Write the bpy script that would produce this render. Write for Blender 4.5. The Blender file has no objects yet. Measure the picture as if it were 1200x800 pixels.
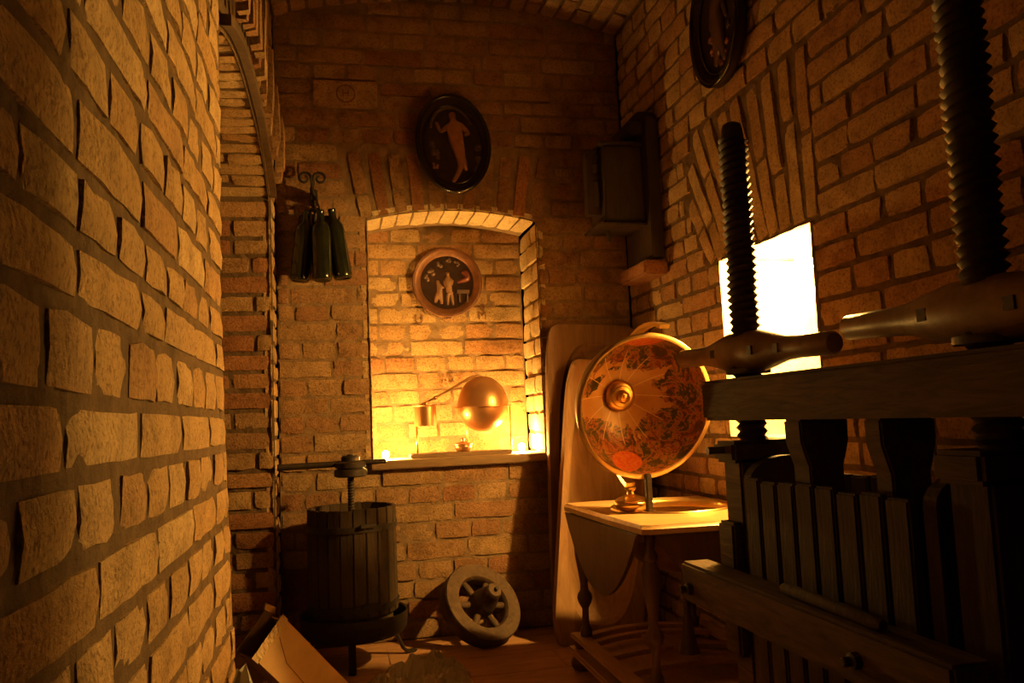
import bpy, bmesh, math, random
from mathutils import Vector, Matrix, noise

# ------------------------------------------------------------------ camera, world, exposure
scene = bpy.context.scene
COL = scene.collection
V = Vector
EYE = V((0, 0, .86)); FPX = 968.0
PSI, PHI, RHO = map(math.radians, (12.2, 5.3, 2.45))
_f = V((math.sin(PSI)*math.cos(PHI), math.cos(PSI)*math.cos(PHI), math.sin(PHI)))
_r0 = V((math.cos(PSI), -math.sin(PSI), 0)); _u0 = _r0.cross(_f)
_r = math.cos(RHO)*_r0 - math.sin(RHO)*_u0
_u = math.sin(RHO)*_r0 + math.cos(RHO)*_u0
cd = bpy.data.cameras.new('camera'); cam = bpy.data.objects.new('camera', cd); COL.objects.link(cam)
cd.sensor_width = 36; cd.lens = 36*FPX/1200; cd.clip_start = .02
cam.matrix_world = Matrix(((_r.x, _u.x, -_f.x, EYE.x), (_r.y, _u.y, -_f.y, EYE.y), (_r.z, _u.z, -_f.z, EYE.z), (0, 0, 0, 1)))
scene.camera = cam
w = bpy.data.worlds.new('world'); scene.world = w; w.use_nodes = True
w.node_tree.nodes['Background'].inputs[0].default_value = (1, .55, .2, 1)
w.node_tree.nodes['Background'].inputs[1].default_value = .0008
vs = scene.view_settings
vs.view_transform = 'Standard'; vs.look = 'None'; vs.exposure = 0.0; vs.gamma = 1; vs.use_curve_mapping = False
LAMP_COL = (1.0, .53, .11)
WINDOW_LAMP = 5600.0
NICHE_LAMP = 2600.0

def PX(x, y, ax, val):
    """pixel of the 1200x800 frame -> point on the plane ax = val"""
    d = _f + (x-600)/FPX*_r - (y-400)/FPX*_u
    i = 'xyz'.index(ax); t = (val-EYE[i])/d[i]
    return EYE + t*d

# ------------------------------------------------------------------ materials
MATS = {}
def nodes(name):
    m = bpy.data.materials.new(name); m.use_nodes = True
    nt = m.node_tree; b = nt.nodes['Principled BSDF']; MATS[name] = m
    return m, nt, b
def N(nt, t, **k):
    n = nt.nodes.new(t)
    for a, v in k.items(): setattr(n, a, v)
    return n
def ramp(nt, src, stops):
    r = N(nt, 'ShaderNodeValToRGB'); e = r.color_ramp.elements
    while len(e) < len(stops): e.new(.5)
    for i, (p, c) in enumerate(stops):
        e[i].position = p; e[i].color = (*c, 1)
    nt.links.new(src, r.inputs[0]); return r.outputs[0]
def noise_n(nt, scale, detail=4, rough=.55, vec=None, dist=0):
    n = N(nt, 'ShaderNodeTexNoise'); n.inputs['Scale'].default_value = scale
    n.inputs['Detail'].default_value = detail; n.inputs['Roughness'].default_value = rough
    n.inputs['Distortion'].default_value = dist
    if vec is not None: nt.links.new(vec, n.inputs['Vector'])
    return n.outputs[0]
def mix(nt, a, b, fac, mode='MULTIPLY'):
    m = N(nt, 'ShaderNodeMix', data_type='RGBA', blend_type=mode)
    for s, v in ((0, fac), (6, a), (7, b)):
        if hasattr(v, 'is_linked'): nt.links.new(v, m.inputs[s])
        else: m.inputs[s].default_value = v if s == 0 else (*v, 1)
    return m.outputs[2]
def bump(nt, b, h, strength, dist):
    n = N(nt, 'ShaderNodeBump'); n.inputs['Strength'].default_value = strength
    n.inputs['Distance'].default_value = dist
    nt.links.new(h, n.inputs['Height']); nt.links.new(n.outputs[0], b.inputs['Normal'])
def world_pos(nt): return N(nt, 'ShaderNodeNewGeometry').outputs['Position']

def brick_mat(name, cols, mott=.6):
    m, nt, b = nodes(name)
    pos = world_pos(nt); rnd = N(nt, 'ShaderNodeObjectInfo').outputs['Random']
    n = len(cols)
    c = ramp(nt, rnd, [(i/(n-1), q) for i, q in enumerate(cols)])
    big = ramp(nt, noise_n(nt, 14, 5, .6, pos, .5), [(.28, (.36, .31, .26)), (.46, (.80, .76, .72)), (.66, (1.14, 1.12, 1.05))])
    c = mix(nt, c, big, mott)
    spk = ramp(nt, noise_n(nt, 130, 3, .6, pos), [(.34, (.5, .42, .34)), (.48, (1, 1, 1)), (.75, (1.15, 1.13, 1.08))])
    c = mix(nt, c, spk, .75)
    nt.links.new(c, b.inputs['Base Color']); b.inputs['Roughness'].default_value = .92
    b.inputs['Specular IOR Level'].default_value = .15
    h = N(nt, 'ShaderNodeMath', operation='ADD')
    nt.links.new(noise_n(nt, 34, 6, .7, pos), h.inputs[0]); nt.links.new(noise_n(nt, 150, 4, .6, pos), h.inputs[1])
    bump(nt, b, h.outputs[0], .85, .006)
    return m
brick_mat('brick_ochre', [(.38, .25, .12), (.46, .32, .17), (.41, .26, .12), (.50, .37, .21), (.36, .21, .10)])
brick_mat('brick_brown', [(.30, .17, .09), (.35, .23, .12), (.27, .14, .075), (.37, .25, .135), (.25, .115, .06)])
brick_mat('brick_mixed', [(.38, .23, .11), (.44, .30, .155), (.36, .19, .09), (.46, .33, .18), (.33, .16, .08)])
brick_mat('brick_pale', [(.60, .48, .30), (.66, .53, .34), (.56, .44, .27)], .35)
brick_mat('brick_red', [(.30, .14, .07), (.36, .18, .09), (.26, .12, .06)])
def mortar_mat(name, c0, c1):
    m, nt, b = nodes(name); pos = world_pos(nt)
    c = ramp(nt, noise_n(nt, 28, 6, .65, pos), [(.3, c0), (.7, c1)])
    nt.links.new(c, b.inputs['Base Color']); b.inputs['Roughness'].default_value = .95
    b.inputs['Specular IOR Level'].default_value = .1
    bump(nt, b, noise_n(nt, 90, 6, .7, pos), .9, .006); return m
mortar_mat('mortar_dark', (.10, .065, .04), (.19, .125, .075))
mortar_mat('mortar_tan', (.17, .11, .064), (.28, .185, .108))
mortar_mat('plaster', (.50, .40, .26), (.66, .55, .38))
def wood_mat(name, c0, c1, rough=.6, scale=(6, 6, 60), spec=.3, b_=.5):
    m, nt, b = nodes(name)
    tc = N(nt, 'ShaderNodeTexCoord'); mp = N(nt, 'ShaderNodeMapping')
    nt.links.new(tc.outputs['Object'], mp.inputs[0]); mp.inputs['Scale'].default_value = scale
    n1 = noise_n(nt, 1.0, 6, .65, mp.outputs[0], 1.2)
    c = ramp(nt, n1, [(.3, c0), (.68, c1)])
    nt.links.new(c, b.inputs['Base Color']); b.inputs['Roughness'].default_value = rough
    b.inputs['Specular IOR Level'].default_value = spec
    bump(nt, b, n1, b_, .004); return m
wood_mat('press_wood', (.026, .015, .007), (.085, .050, .025), .75, (45, 5, 45), .2, .9)
wood_mat('slat_wood', (.024, .015, .009), (.055, .034, .020), .8, (45, 45, 6), .2, .8)
wood_mat('barrel_wood', (.030, .020, .013), (.078, .052, .033), .85, (45, 45, 5), .2, .8)
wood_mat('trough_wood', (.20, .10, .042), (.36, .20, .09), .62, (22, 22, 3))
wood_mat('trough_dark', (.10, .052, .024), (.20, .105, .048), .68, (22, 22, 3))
wood_mat('wheel_wood', (.050, .029, .016), (.115, .068, .038), .7, (20, 20, 20))
wood_mat('turned_wood', (.055, .024, .010), (.115, .052, .022), .38, (20, 20, 6), .5, .2)
wood_mat('table_wood', (.34, .19, .075), (.52, .32, .14), .32, (5, 30, 30), .5, .15)
wood_mat('shelf_wood', (.24, .12, .052), (.38, .21, .095), .45, (30, 5, 30), .4, .2)
wood_mat('sill_wood', (.14, .085, .045), (.24, .15, .08), .7, (5, 40, 40))
wood_mat('box_wood', (.018, .011, .007), (.045, .025, .014), .6, (30, 30, 6))
wood_mat('floor_wood', (.30, .15, .07), (.50, .27, .13), .6, (4, 22, 22))
def simple(name, c, rough=.5, metal=0., spec=.5, bs=0, bscale=40, var=.3):
    m, nt, b = nodes(name)
    tc = N(nt, 'ShaderNodeTexCoord')
    n = noise_n(nt, bscale, 5, .6, tc.outputs['Object'])
    col = ramp(nt, n, [(.3, tuple(x*(1-var) for x in c)), (.7, tuple(min(1, x*(1+var)) for x in c))])
    nt.links.new(col, b.inputs['Base Color'])
    b.inputs['Roughness'].default_value = rough; b.inputs['Metallic'].default_value = metal
    b.inputs['Specular IOR Level'].default_value = spec
    if bs: bump(nt, b, n, bs, .003)
    return m
simple('iron', (.040, .029, .022), .55, .4, .4, .4, 60)
simple('screw_iron', (.034, .022, .015), .6, .2, .35, .3, 70)
simple('nut_wood', (.15, .088, .045), .42, 0, .5, .35, 30)
simple('copper', (.52, .27, .12), .34, .75, .5, .05, 12, .10)
simple('brass', (.72, .46, .16), .30, 1.0, .5, .05, 14, .12)
simple('glaze_black', (.008, .005, .005), .14, 0, .7, .5, 30)
simple('glaze_dark', (.022, .010, .007), .7, 0, .12, .5, 40)
simple('relief_clay', (.21, .09, .04), .5, 0, .4, .3, 50)
simple('relief_dim', (.06, .026, .016), .45, 0, .5, .3, 50)
simple('relief_red', (.13, .024, .015), .4, 0, .5, .3, 50)
simple('copper_rim', (.125, .046, .018), .45, .25, .5, .3, 40)
simple('bottle_glass', (.012, .014, .007), .16, 0, .6, 0, 20)
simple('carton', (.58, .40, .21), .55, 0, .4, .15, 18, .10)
simple('carton_shaded', (.15, .092, .048), .8, 0, .2, 0, 18, .10)  # cardboard darkened to paint in the shade inside the carton
simple('tape', (.66, .52, .32), .10, 0, 1.0, .9, 45, .1)
simple('globe_rim', (.62, .42, .17), .32, .85, .5, 0, 20, .1)
simple('globe_back', (.24, .13, .05), .4, 0, .5, .1, 12, .2)
simple('relief_skin', (.15, .072, .036), .45, 0, .4, 0, 50)
simple('stamp', (.17, .085, .045), .9, 0, .1, 0, 50)
simple('ceramic', (.30, .15, .06), .4, 0, .5, 0, 30)
# lamp glass
m, nt, b = nodes('lamp_window'); b.inputs['Emission Color'].default_value = (*LAMP_COL, 1); b.inputs['Emission Strength'].default_value = WINDOW_LAMP
b.inputs['Base Color'].default_value = (.8, .7, .5, 1)
m, nt, b = nodes('lamp_niche'); b.inputs['Emission Color'].default_value = (*LAMP_COL, 1); b.inputs['Emission Strength'].default_value = NICHE_LAMP
b.inputs['Base Color'].default_value = (.8, .7, .5, 1)
# plastic film
def film(name, tint, op):
    m, nt, b = nodes(name); out = nt.nodes['Material Output']
    tr = N(nt, 'ShaderNodeBsdfTransparent'); tr.inputs[0].default_value = (*tint, 1)
    b.inputs['Base Color'].default_value = (.60, .59, .57, 1); b.inputs['Roughness'].default_value = .10
    b.inputs['Specular IOR Level'].default_value = 1.0
    mx = N(nt, 'ShaderNodeMixShader'); mx.inputs[0].default_value = op
    nt.links.new(tr.outputs[0], mx.inputs[1]); nt.links.new(b.outputs[0], mx.inputs[2]); nt.links.new(mx.outputs[0], out.inputs[0])
film('plastic_film', (.85, .84, .80), .6)
film('plastic_grey', (.6, .6, .58), .75)
# printed map inside the globe lid; object space: pole of the bowl at -Z, rim in z = 0
def globe_print():
    m, nt, b = nodes('globe_print'); L = nt.links
    tc = N(nt, 'ShaderNodeTexCoord').outputs['Object']
    sx = N(nt, 'ShaderNodeSeparateXYZ'); L.new(tc, sx.inputs[0])
    def mth(op, a, b_=None, c_=None):
        n = N(nt, 'ShaderNodeMath', operation=op)
        for i, v in enumerate((a, b_, c_)):
            if v is None: continue
            if hasattr(v, 'is_linked'): L.new(v, n.inputs[i])
            else: n.inputs[i].default_value = v
        return n.outputs[0]
    X, Y, Z = sx.outputs
    rad = mth('SQRT', mth('ADD', mth('MULTIPLY', X, X), mth('MULTIPLY', Y, Y)))      # 0 at the pole, .235 at the rim
    base = ramp(nt, noise_n(nt, 9, 4, .6, tc), [(.3, (.40, .19, .055)), (.7, (.62, .36, .13))])
    far = mth('GREATER_THAN', rad, .10)
    n1 = noise_n(nt, 8, 6, .62, tc, .8)
    edge = mth('MULTIPLY', mth('SUBTRACT', rad, .06), 2.6)
    msk = mth('MULTIPLY', mth('GREATER_THAN', mth('ADD', n1, edge), .66), mth('GREATER_THAN', rad, .085))
    n2 = noise_n(nt, 17, 8, .74, tc, .5)
    figs = ramp(nt, n2, [(.30, (.030, .018, .008)), (.42, (.055, .032, .012)), (.46, (.26, .05, .018)), (.50, (.40, .19, .06)), (.54, (.06, .052, .018)), (.62, (.025, .016, .007)), (.68, (.34, .16, .05)), (.78, (.045, .025, .01))])
    c = mix(nt, base, figs, msk, 'MIX')
    # gore seams running out of the pole
    ang = mth('ARCTAN2', Y, X)
    saw = mth('ABSOLUTE', mth('SINE', mth('MULTIPLY', ang, 6)))
    seam = mth('MULTIPLY', mth('LESS_THAN', mth('MULTIPLY', saw, rad), .006), mth('LESS_THAN', rad, .15))
    c = mix(nt, c, (.80, .62, .34), mth('MULTIPLY', seam, .8), 'MIX')
    # oval red cartouches near the rim
    for cx, cy in ((-.02, -.185), (.02, .19)):
        ex = mth('DIVIDE', mth('SUBTRACT', X, cx), .052); ey = mth('DIVIDE', mth('SUBTRACT', Y, cy), .020)
        e = mth('LESS_THAN', mth('ADD', mth('MULTIPLY', ex, ex), mth('MULTIPLY', ey, ey)), 1.0)
        red = ramp(nt, noise_n(nt, 90, 3, .6, tc), [(.4, (.55, .08, .02)), (.6, (.62, .20, .06))])
        c = mix(nt, c, red, e, 'MIX')
    L.new(c, b.inputs['Base Color']); b.inputs['Roughness'].default_value = .33; b.inputs['Specular IOR Level'].default_value = .5
globe_print()

# ------------------------------------------------------------------ mesh helpers
def world_of(o):
    m = o.matrix_basis.copy()
    if o.parent: m = world_of(o.parent) @ o.matrix_parent_inverse @ m
    return m
def set_parent(o, p):
    if p is None: return
    o.parent = p; o.matrix_parent_inverse = world_of(p).inverted()
def tag(o, label=None, cat=None, group=None, kind=None):
    if label: o['label'] = label
    if cat: o['category'] = cat
    if group: o['group'] = group
    if kind: o['kind'] = kind
    return o
def empty(name, loc):
    o = bpy.data.objects.new(name, None); COL.objects.link(o); o.location = loc; o.empty_display_size = .05
    return o
def frame_from(n, up=V((0, 0, 1))):
    n = n.normalized(); a = up.cross(n)
    if a.length < 1e-4: a = V((1, 0, 0)).cross(n)
    a.normalize(); return a, n.cross(a), n
class MB:
    def __init__(s): s.v = []; s.f = []
    def add(s, vs, fs):
        k = len(s.v); s.v += [V(p) for p in vs]; s.f += [tuple(i+k for i in q) for q in fs]; return s
    def box(s, c, size, rot=None, taper=None):
        c = V(c); hx, hy, hz = [q/2 for q in size]
        ps = []
        for z in (-1, 1):
            t = 1 if (taper is None or z < 0) else taper
            for x, y in ((-1, -1), (1, -1), (1, 1), (-1, 1)):
                p = V((x*hx*t, y*hy*t, z*hz))
                if rot: p = rot @ p
                ps.append(c+p)
        return s.add(ps, [(3, 2, 1, 0), (4, 5, 6, 7), (0, 1, 5, 4), (1, 2, 6, 5), (2, 3, 7, 6), (3, 0, 4, 7)])
    def span(s, a, b):
        a, b = V(a), V(b); return s.box((a+b)/2, [abs(q) for q in (b-a)])
    def lathe(s, prof, origin=(0, 0, 0), axis=(0, 0, 1), seg=28, caps=True, up=V((0, 1, 0))):
        """prof: (radius, height along axis)"""
        o = V(origin); a, bb, n = frame_from(V(axis), up if abs(V(axis).normalized().dot(up)) < .95 else V((1, 0, 0)))
        k = len(s.v)
        for r, h in prof:
            for i in range(seg):
                t = 2*math.pi*i/seg
                s.v.append(o + n*h + (a*math.cos(t)+bb*math.sin(t))*r)
        for j in range(len(prof)-1):
            for i in range(seg):
                i2 = (i+1) % seg
                s.f.append((k+j*seg+i, k+j*seg+i2, k+(j+1)*seg+i2, k+(j+1)*seg+i))
        if caps:
            if prof[0][0] > 1e-5: s.f.append(tuple(k+i for i in reversed(range(seg))))
            if prof[-1][0] > 1e-5: s.f.append(tuple(k+(len(prof)-1)*seg+i for i in range(seg)))
        return s
    def tube(s, path, r, seg=10, closed=False):
        path = [V(p) for p in path]; n = len(path); k = len(s.v)
        rr = r if hasattr(r, '__len__') else [r]*n
        prev = None
        for i, p in enumerate(path):
            if closed: t = path[(i+1) % n]-path[i-1]
            else: t = path[min(i+1, n-1)]-path[max(i-1, 0)]
            t.normalize()
            if prev is None: a = t.orthogonal().normalized()
            else:
                a = prev - t*prev.dot(t); a.normalize()
            prev = a; bb = t.cross(a)
            for j in range(seg):
                q = 2*math.pi*j/seg
                s.v.append(p+(a*math.cos(q)+bb*math.sin(q))*rr[i])
        m = n if closed else n-1
        for i in range(m):
            i2 = (i+1) % n
            for j in range(seg):
                j2 = (j+1) % seg
                s.f.append((k+i*seg+j, k+i*seg+j2, k+i2*seg+j2, k+i2*seg+j))
        if not closed:
            s.f.append(tuple(k+j for j in reversed(range(seg)))); s.f.append(tuple(k+(n-1)*seg+j for j in range(seg)))
        return s
    def prism(s, poly, vec):
        vec = V(vec); n = len(poly); k = len(s.v)
        s.v += [V(p) for p in poly] + [V(p)+vec for p in poly]
        s.f.append(tuple(k+i for i in range(n))); s.f.append(tuple(k+n+i for i in reversed(range(n))))
        for i in range(n):
            j = (i+1) % n
            s.f.append((k+i, k+n+i, k+n+j, k+j))
        return s
    def strip(s, path, side, up, w, h):
        """bar of w x h rectangular section along path; side(i), up(i) unit vectors"""
        k = len(s.v); n = len(path)
        for i, p in enumerate(path):
            a, u = side(i), up(i); p = V(p)
            for x, y in ((-1, -1), (1, -1), (1, 1), (-1, 1)): s.v.append(p+a*(x*w/2)+u*(y*h/2))
        for i in range(n-1):
            for j in range(4):
                j2 = (j+1) % 4
                s.f.append((k+i*4+j, k+i*4+j2, k+i*4+4+j2, k+i*4+4+j))
        s.f.append((k+3, k+2, k+1, k)); e = k+(n-1)*4; s.f.append((e, e+1, e+2, e+3)); return s
    def patch(s, fn, nu, nv):
        k = len(s.v)
        for j in range(nv+1):
            for i in range(nu+1): s.v.append(V(fn(i/nu, j/nv)))
        for j in range(nv):
            for i in range(nu):
                a = k+j*(nu+1)+i; s.f.append((a, a+1, a+nu+2, a+nu+1))
        return s
    def build(s, name, mat, parent=None, smooth=False, bevel=0, flipfix=True, keep_origin=False):
        me = bpy.data.meshes.new(name)
        if keep_origin: c = V((0, 0, 0))
        else:
            lo = V([min(p[i] for p in s.v) for i in range(3)]); hi = V([max(p[i] for p in s.v) for i in range(3)]); c = (lo+hi)/2
        me.from_pydata([p-c for p in s.v], [], s.f)
        if flipfix:
            bm = bmesh.new(); bm.from_mesh(me); bmesh.ops.recalc_face_normals(bm, faces=bm.faces)
            bm.to_mesh(me); bm.free()
        if bevel:
            bm = bmesh.new(); bm.from_mesh(me)
            bmesh.ops.bevel(bm, geom=[e for e in bm.edges if len(e.link_faces) == 2 and e.calc_face_angle(0) > .6], offset=bevel, segments=2, affect='EDGES', clamp_overlap=True)
            bm.to_mesh(me); bm.free()
        me.materials.append(MATS[mat])
        if smooth:
            for p in me.polygons: p.use_smooth = True
            if smooth != 'all':
                try: me.set_sharp_from_angle(angle=math.radians(smooth if smooth is not True else 42))
                except Exception: pass
        o = bpy.data.objects.new(name, me); COL.objects.link(o); o.location = c
        set_parent(o, parent); return o
def arc(c, a, b, r, t0, t1, n):
    return [V(c)+(V(a)*math.cos(t)+V(b)*math.sin(t))*r for t in [t0+(t1-t0)*i/n for i in range(n+1)]]
def mesh_from_temp(o):
    dg = bpy.context.evaluated_depsgraph_get(); dg.update()
    me = bpy.data.meshes.new_from_object(o.evaluated_get(dg)); bpy.data.objects.remove(o); return me
def skin_mesh(pts, edges, radii, flat, sub=1):
    """continuous skinned figure in a local plane (x right, y up, z out), squashed to a relief"""
    me = bpy.data.meshes.new('tmp'); me.from_pydata([V((*p[:2], p[2] if len(p) > 2 else 0)) for p in pts], edges, [])
    o = bpy.data.objects.new('tmp', me); COL.objects.link(o)
    o.modifiers.new('s', 'SKIN'); sk = me.skin_vertices
    if not sk:
        bm = bmesh.new(); bm.from_mesh(me); bm.verts.layers.skin.verify(); bm.to_mesh(me); bm.free(); sk = me.skin_vertices
    for i, r in enumerate(radii): sk[0].data[i].radius = (r, r)
    sk[0].data[0].use_root = True
    md = o.modifiers.new('d', 'SUBSURF'); md.levels = sub; md.render_levels = sub
    m2 = mesh_from_temp(o)
    for v in m2.vertices: v.co.z *= flat
    for p in m2.polygons: p.use_smooth = True
    return m2
def text_mesh(txt, size, depth):
    cu = bpy.data.curves.new('tmp', 'FONT'); cu.body = txt; cu.size = size; cu.extrude = depth; cu.align_x = 'CENTER'; cu.align_y = 'CENTER'
    o = bpy.data.objects.new('tmp', cu); COL.objects.link(o); return mesh_from_temp(o)
def place_mesh(me, name, mat, origin, u, v, n, parent):
    me.materials.clear(); me.materials.append(MATS[mat]); me.name = name
    o = bpy.data.objects.new(name, me); COL.objects.link(o)
    o.matrix_basis = Matrix(((u.x, v.x, n.x, origin.x), (u.y, v.y, n.y, origin.y), (u.z, v.z, n.z, origin.z), (0, 0, 0, 1)))
    set_parent(o, parent); return o

# ------------------------------------------------------------------ bricks
rng = random.Random(7)
NOM = {'s': .25, 'h': .12}; NH = .06
def brick_mesh(kind, seed, mat):
    r = random.Random(seed); L = NOM[kind]; H = NH; nu = 6 if kind == 's' else 3; nv = 2
    vs, fs = [], []
    chip = r.choice([(0, 0), (nu, nv), (0, nv), (nu, 0), None])
    sl = [r.uniform(-.002, .002) for _ in range(2)]
    for j in range(nv+1):
        for i in range(nu+1):
            bu = i in (0, nu); bv = j in (0, nv)
            x = (i/nu-.5)*L; y = (j/nv-.5)*H; z = r.uniform(-.0013, .0013)+sl[0]*(i/nu-.5)+sl[1]*(j/nv-.5)
            if not bu: x += r.uniform(-.006, .006)
            ins = r.uniform(.001, .0042)
            if (i, j) == chip: ins += .004
            if bu: x -= math.copysign(ins, x); z -= r.uniform(.001, .004)
            if bv: y -= math.copysign(r.uniform(.0008, .0042)+(.003 if (i, j) == chip else 0), y); z -= r.uniform(.001, .004)
            vs.append((x, y, z))
    idx = lambda i, j: j*(nu+1)+i
    for j in range(nv):
        for i in range(nu): fs.append((idx(i, j), idx(i+1, j), idx(i+1, j+1), idx(i, j+1)))
    ring = [(i, 0) for i in range(nu)]+[(nu, j) for j in range(nv)]+[(i, nv) for i in range(nu, 0, -1)]+[(0, j) for j in range(nv, 0, -1)]
    k = len(vs)
    for i, j in ring: vs.append(((i/nu-.5)*L+r.uniform(-.0015, .0015), (j/nv-.5)*H+r.uniform(-.0015, .0015), -.03))
    n = len(ring)
    for q in range(n):
        q2 = (q+1) % n; fs.append((idx(*ring[q2]), idx(*ring[q]), k+q, k+q2))
    me = bpy.data.meshes.new('brick'); me.from_pydata(vs, [], fs); me.materials.append(MATS[mat])
    for p in me.polygons: p.use_smooth = True
    try: me.set_sharp_from_angle(angle=math.radians(55))
    except Exception: pass
    return me
BM = {}
def brick_var(kind, mat):
    if (kind, mat) not in BM: BM[kind, mat] = [brick_mesh(kind, hash((kind, len(mat)))*0+q*31+(5 if kind == 's' else 900), mat) for q in range(10)]
    return rng.choice(BM[kind, mat])
def to_px(p):
    d = p-EYE; z = d.dot(_f)
    if z < .05: return None
    return 600+FPX*d.dot(_r)/z, 400-FPX*d.dot(_u)/z, z
class Wall:
    """collects brick places; the 290 that show largest become objects, the rest one joined part"""
    def __init__(s, obj, mat, jit=1.0): s.o = obj; s.mat = mat; s.items = []; s.jit = jit
    def brick(s, c, u, v, n, L, H, mat=None, jit=1.0, proud=0.0):
        u, v, n = V(u).normalized(), V(v).normalized(), V(n).normalized(); jit *= s.jit
        a = rng.gauss(0, .006)*jit; b_ = rng.gauss(0, .008)*jit; d_ = rng.gauss(0, .008)*jit
        u2 = (u+v*a+n*b_).normalized(); v2 = (v-u*a+n*d_).normalized(); n2 = u2.cross(v2)
        if n2.dot(n) < 0: n2 = -n2
        s.items.append((V(c)+n*(rng.uniform(-.004, .003)*jit+proud), u2, v2, n2, L, H, mat or s.mat))
    def done(s, limit=290):
        def score(it):
            q = to_px(it[0])
            if q is None: return -1
            sz = it[4]*it[5]/q[2]**2*max(.05, abs((EYE-it[0]).normalized().dot(it[3])))
            return sz+(10 if (-30 < q[0] < 1230 and -30 < q[1] < 830) else 0)
        s.items.sort(key=score, reverse=True)
        rest = MB()
        for k, (c, u, v, n, L, H, mat) in enumerate(s.items):
            kind = 's' if L > .17 else 'h'; me = brick_var(kind, mat)
            sg = rng.choice((1, -1)); a = u*(L/NOM[kind])*sg; b_ = v*(H/NH)*sg
            if u.cross(v).dot(n) < 0: a = -a
            M_ = Matrix(((a.x, b_.x, n.x, c.x), (a.y, b_.y, n.y, c.y), (a.z, b_.z, n.z, c.z), (0, 0, 0, 1)))
            if k < limit:
                o = bpy.data.objects.new('brick', me); COL.objects.link(o); o.matrix_basis = M_; set_parent(o, s.o)
            else: rest.add([M_ @ q.co for q in me.vertices], [tuple(p.vertices) for p in me.polygons])
        if rest.v:
            o = rest.build('remaining_bricks', s.mat, s.o, smooth=40, flipfix=False); o['kind'] = 'stuff'
def fill(a, b, kind, off, joint=.013):
    """bricks between a and b: list of (centre, length)"""
    L = NOM[kind]+joint if kind == 's' else NOM['h']+.008+joint
    out = []; x = a-off*L
    while x < b-.012:
        l = L*rng.uniform(.93, 1.07)
        if kind == 's' and rng.random() < .12: l *= .52
        x0, x1 = max(x, a), min(x+l, b)
        if b-(x+l) < .05: x1 = b; l = b-x
        if x1-x0 > .035: out.append(((x0+x1)/2, x1-x0-joint))
        x += l
    return out
def courses(W, zs, umin, umax, blocked, pos, u, n, first='s', joint=.013, vj=.013, mat=None, keep=None):
    """zs: joint heights; blocked(z0,z1)->list of (a,b); pos(u,z)->point"""
    kind = first
    for z0, z1 in zip(zs[:-1], zs[1:]):
        free = [(umin, umax)]
        for a, b in blocked(z0, z1):
            nf = []
            for p, q in free:
                if b <= p or a >= q: nf.append((p, q)); continue
                if a-p > .03: nf.append((p, a))
                if q-b > .03: nf.append((b, q))
            free = nf
        off = rng.uniform(.0, .9)
        for p, q in free:
            for c, l in fill(p, q, kind, off, joint):
                if keep and not keep(c, (z0+z1)/2): continue
                W.brick(pos(c, (z0+z1)/2), u, (0, 0, 1), n, l, z1-z0-vj, mat)
        kind = 'h' if kind == 's' else 's'
def levels(z0, z1, h, jit=.004):
    k = max(1, round((z1-z0)/h)); h = (z1-z0)/k
    return [z0]+[z0+h*i+rng.uniform(-jit, jit) for i in range(1, k)]+[z1]
def mortar(mb, o, u, v, n, Lu, Lv, res=.02, rec=.009, amp=.004):
    o, u, v, n = V(o), V(u), V(v), V(n)
    def fn(s, t):
        p = o+u*(s*Lu)+v*(t*Lv)
        return p-n*(rec-amp*noise.noise(p*22)-amp*.8*noise.noise(p*55))
    mb.patch(fn, max(1, int(Lu/res)), max(1, int(Lv/res)))

# ------------------------------------------------------------------ room shell
XL, XR, YB = -.22, 1.27, 3.4
NX0, NX1, NZ0, NZ1, NY = .145, .86, .715, 1.70, 3.72       # niche in the back wall (spring of its arched head at NZ1)
def niche_head(x): return NZ1+.045*(1-((x-(NX0+NX1)/2)/((NX1-NX0)/2))**2)
WY0, WY1, WZ0, WZ1, WX = 1.985, 2.53, .77, 1.355, 1.66        # lamp recess in the right wall
AY0, AY1, AZ, ARISE, AXB = 1.77, 3.14, 1.71, .11, -.74       # arched recess in the left wall
AYM = (AY0+AY1)/2; AH = (AY1-AY0)/2
def arch_z(y): return AZ+ARISE*(1-min(1, abs((y-AYM)/AH))**2.5)
VSP, VCR = 2.55, 2.66
VXM = (XL+XR)/2; VHW = (XR-XL)/2; VR = (VHW**2+(VCR-VSP)**2)/(2*(VCR-VSP)); VCZ = VCR-VR
def vault_z(x): return VCZ+math.sqrt(max(0, VR**2-(x-VXM)**2))
YF = -.9

# floor: wide boards on a bed
mb = MB(); mb.span((AXB-.1, YF, -.06), (XR+.02, YB+.02, -.004))
floor = tag(mb.build('floor', 'floor_wood'), 'worn reddish brown floor of the brick cellar', None, None, 'structure')
y = .9
while y < YB:
    wd = rng.uniform(.17, .23); y1 = min(y+wd, YB)
    x = AXB-.05-rng.uniform(0, .6)
    while x < XR:
        l = rng.uniform(.9, 1.5); a, b_ = max(x, AXB-.05), min(x+l, XR)
        if b_-a > .02:
            MB().span((a+.0015, y+.0015, -.004), (b_-.0015, y1-.0015, rng.uniform(-.0015, .0))).build('floor_board', 'floor_wood', floor, bevel=.0012)
        x += l
    y = y1

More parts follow.
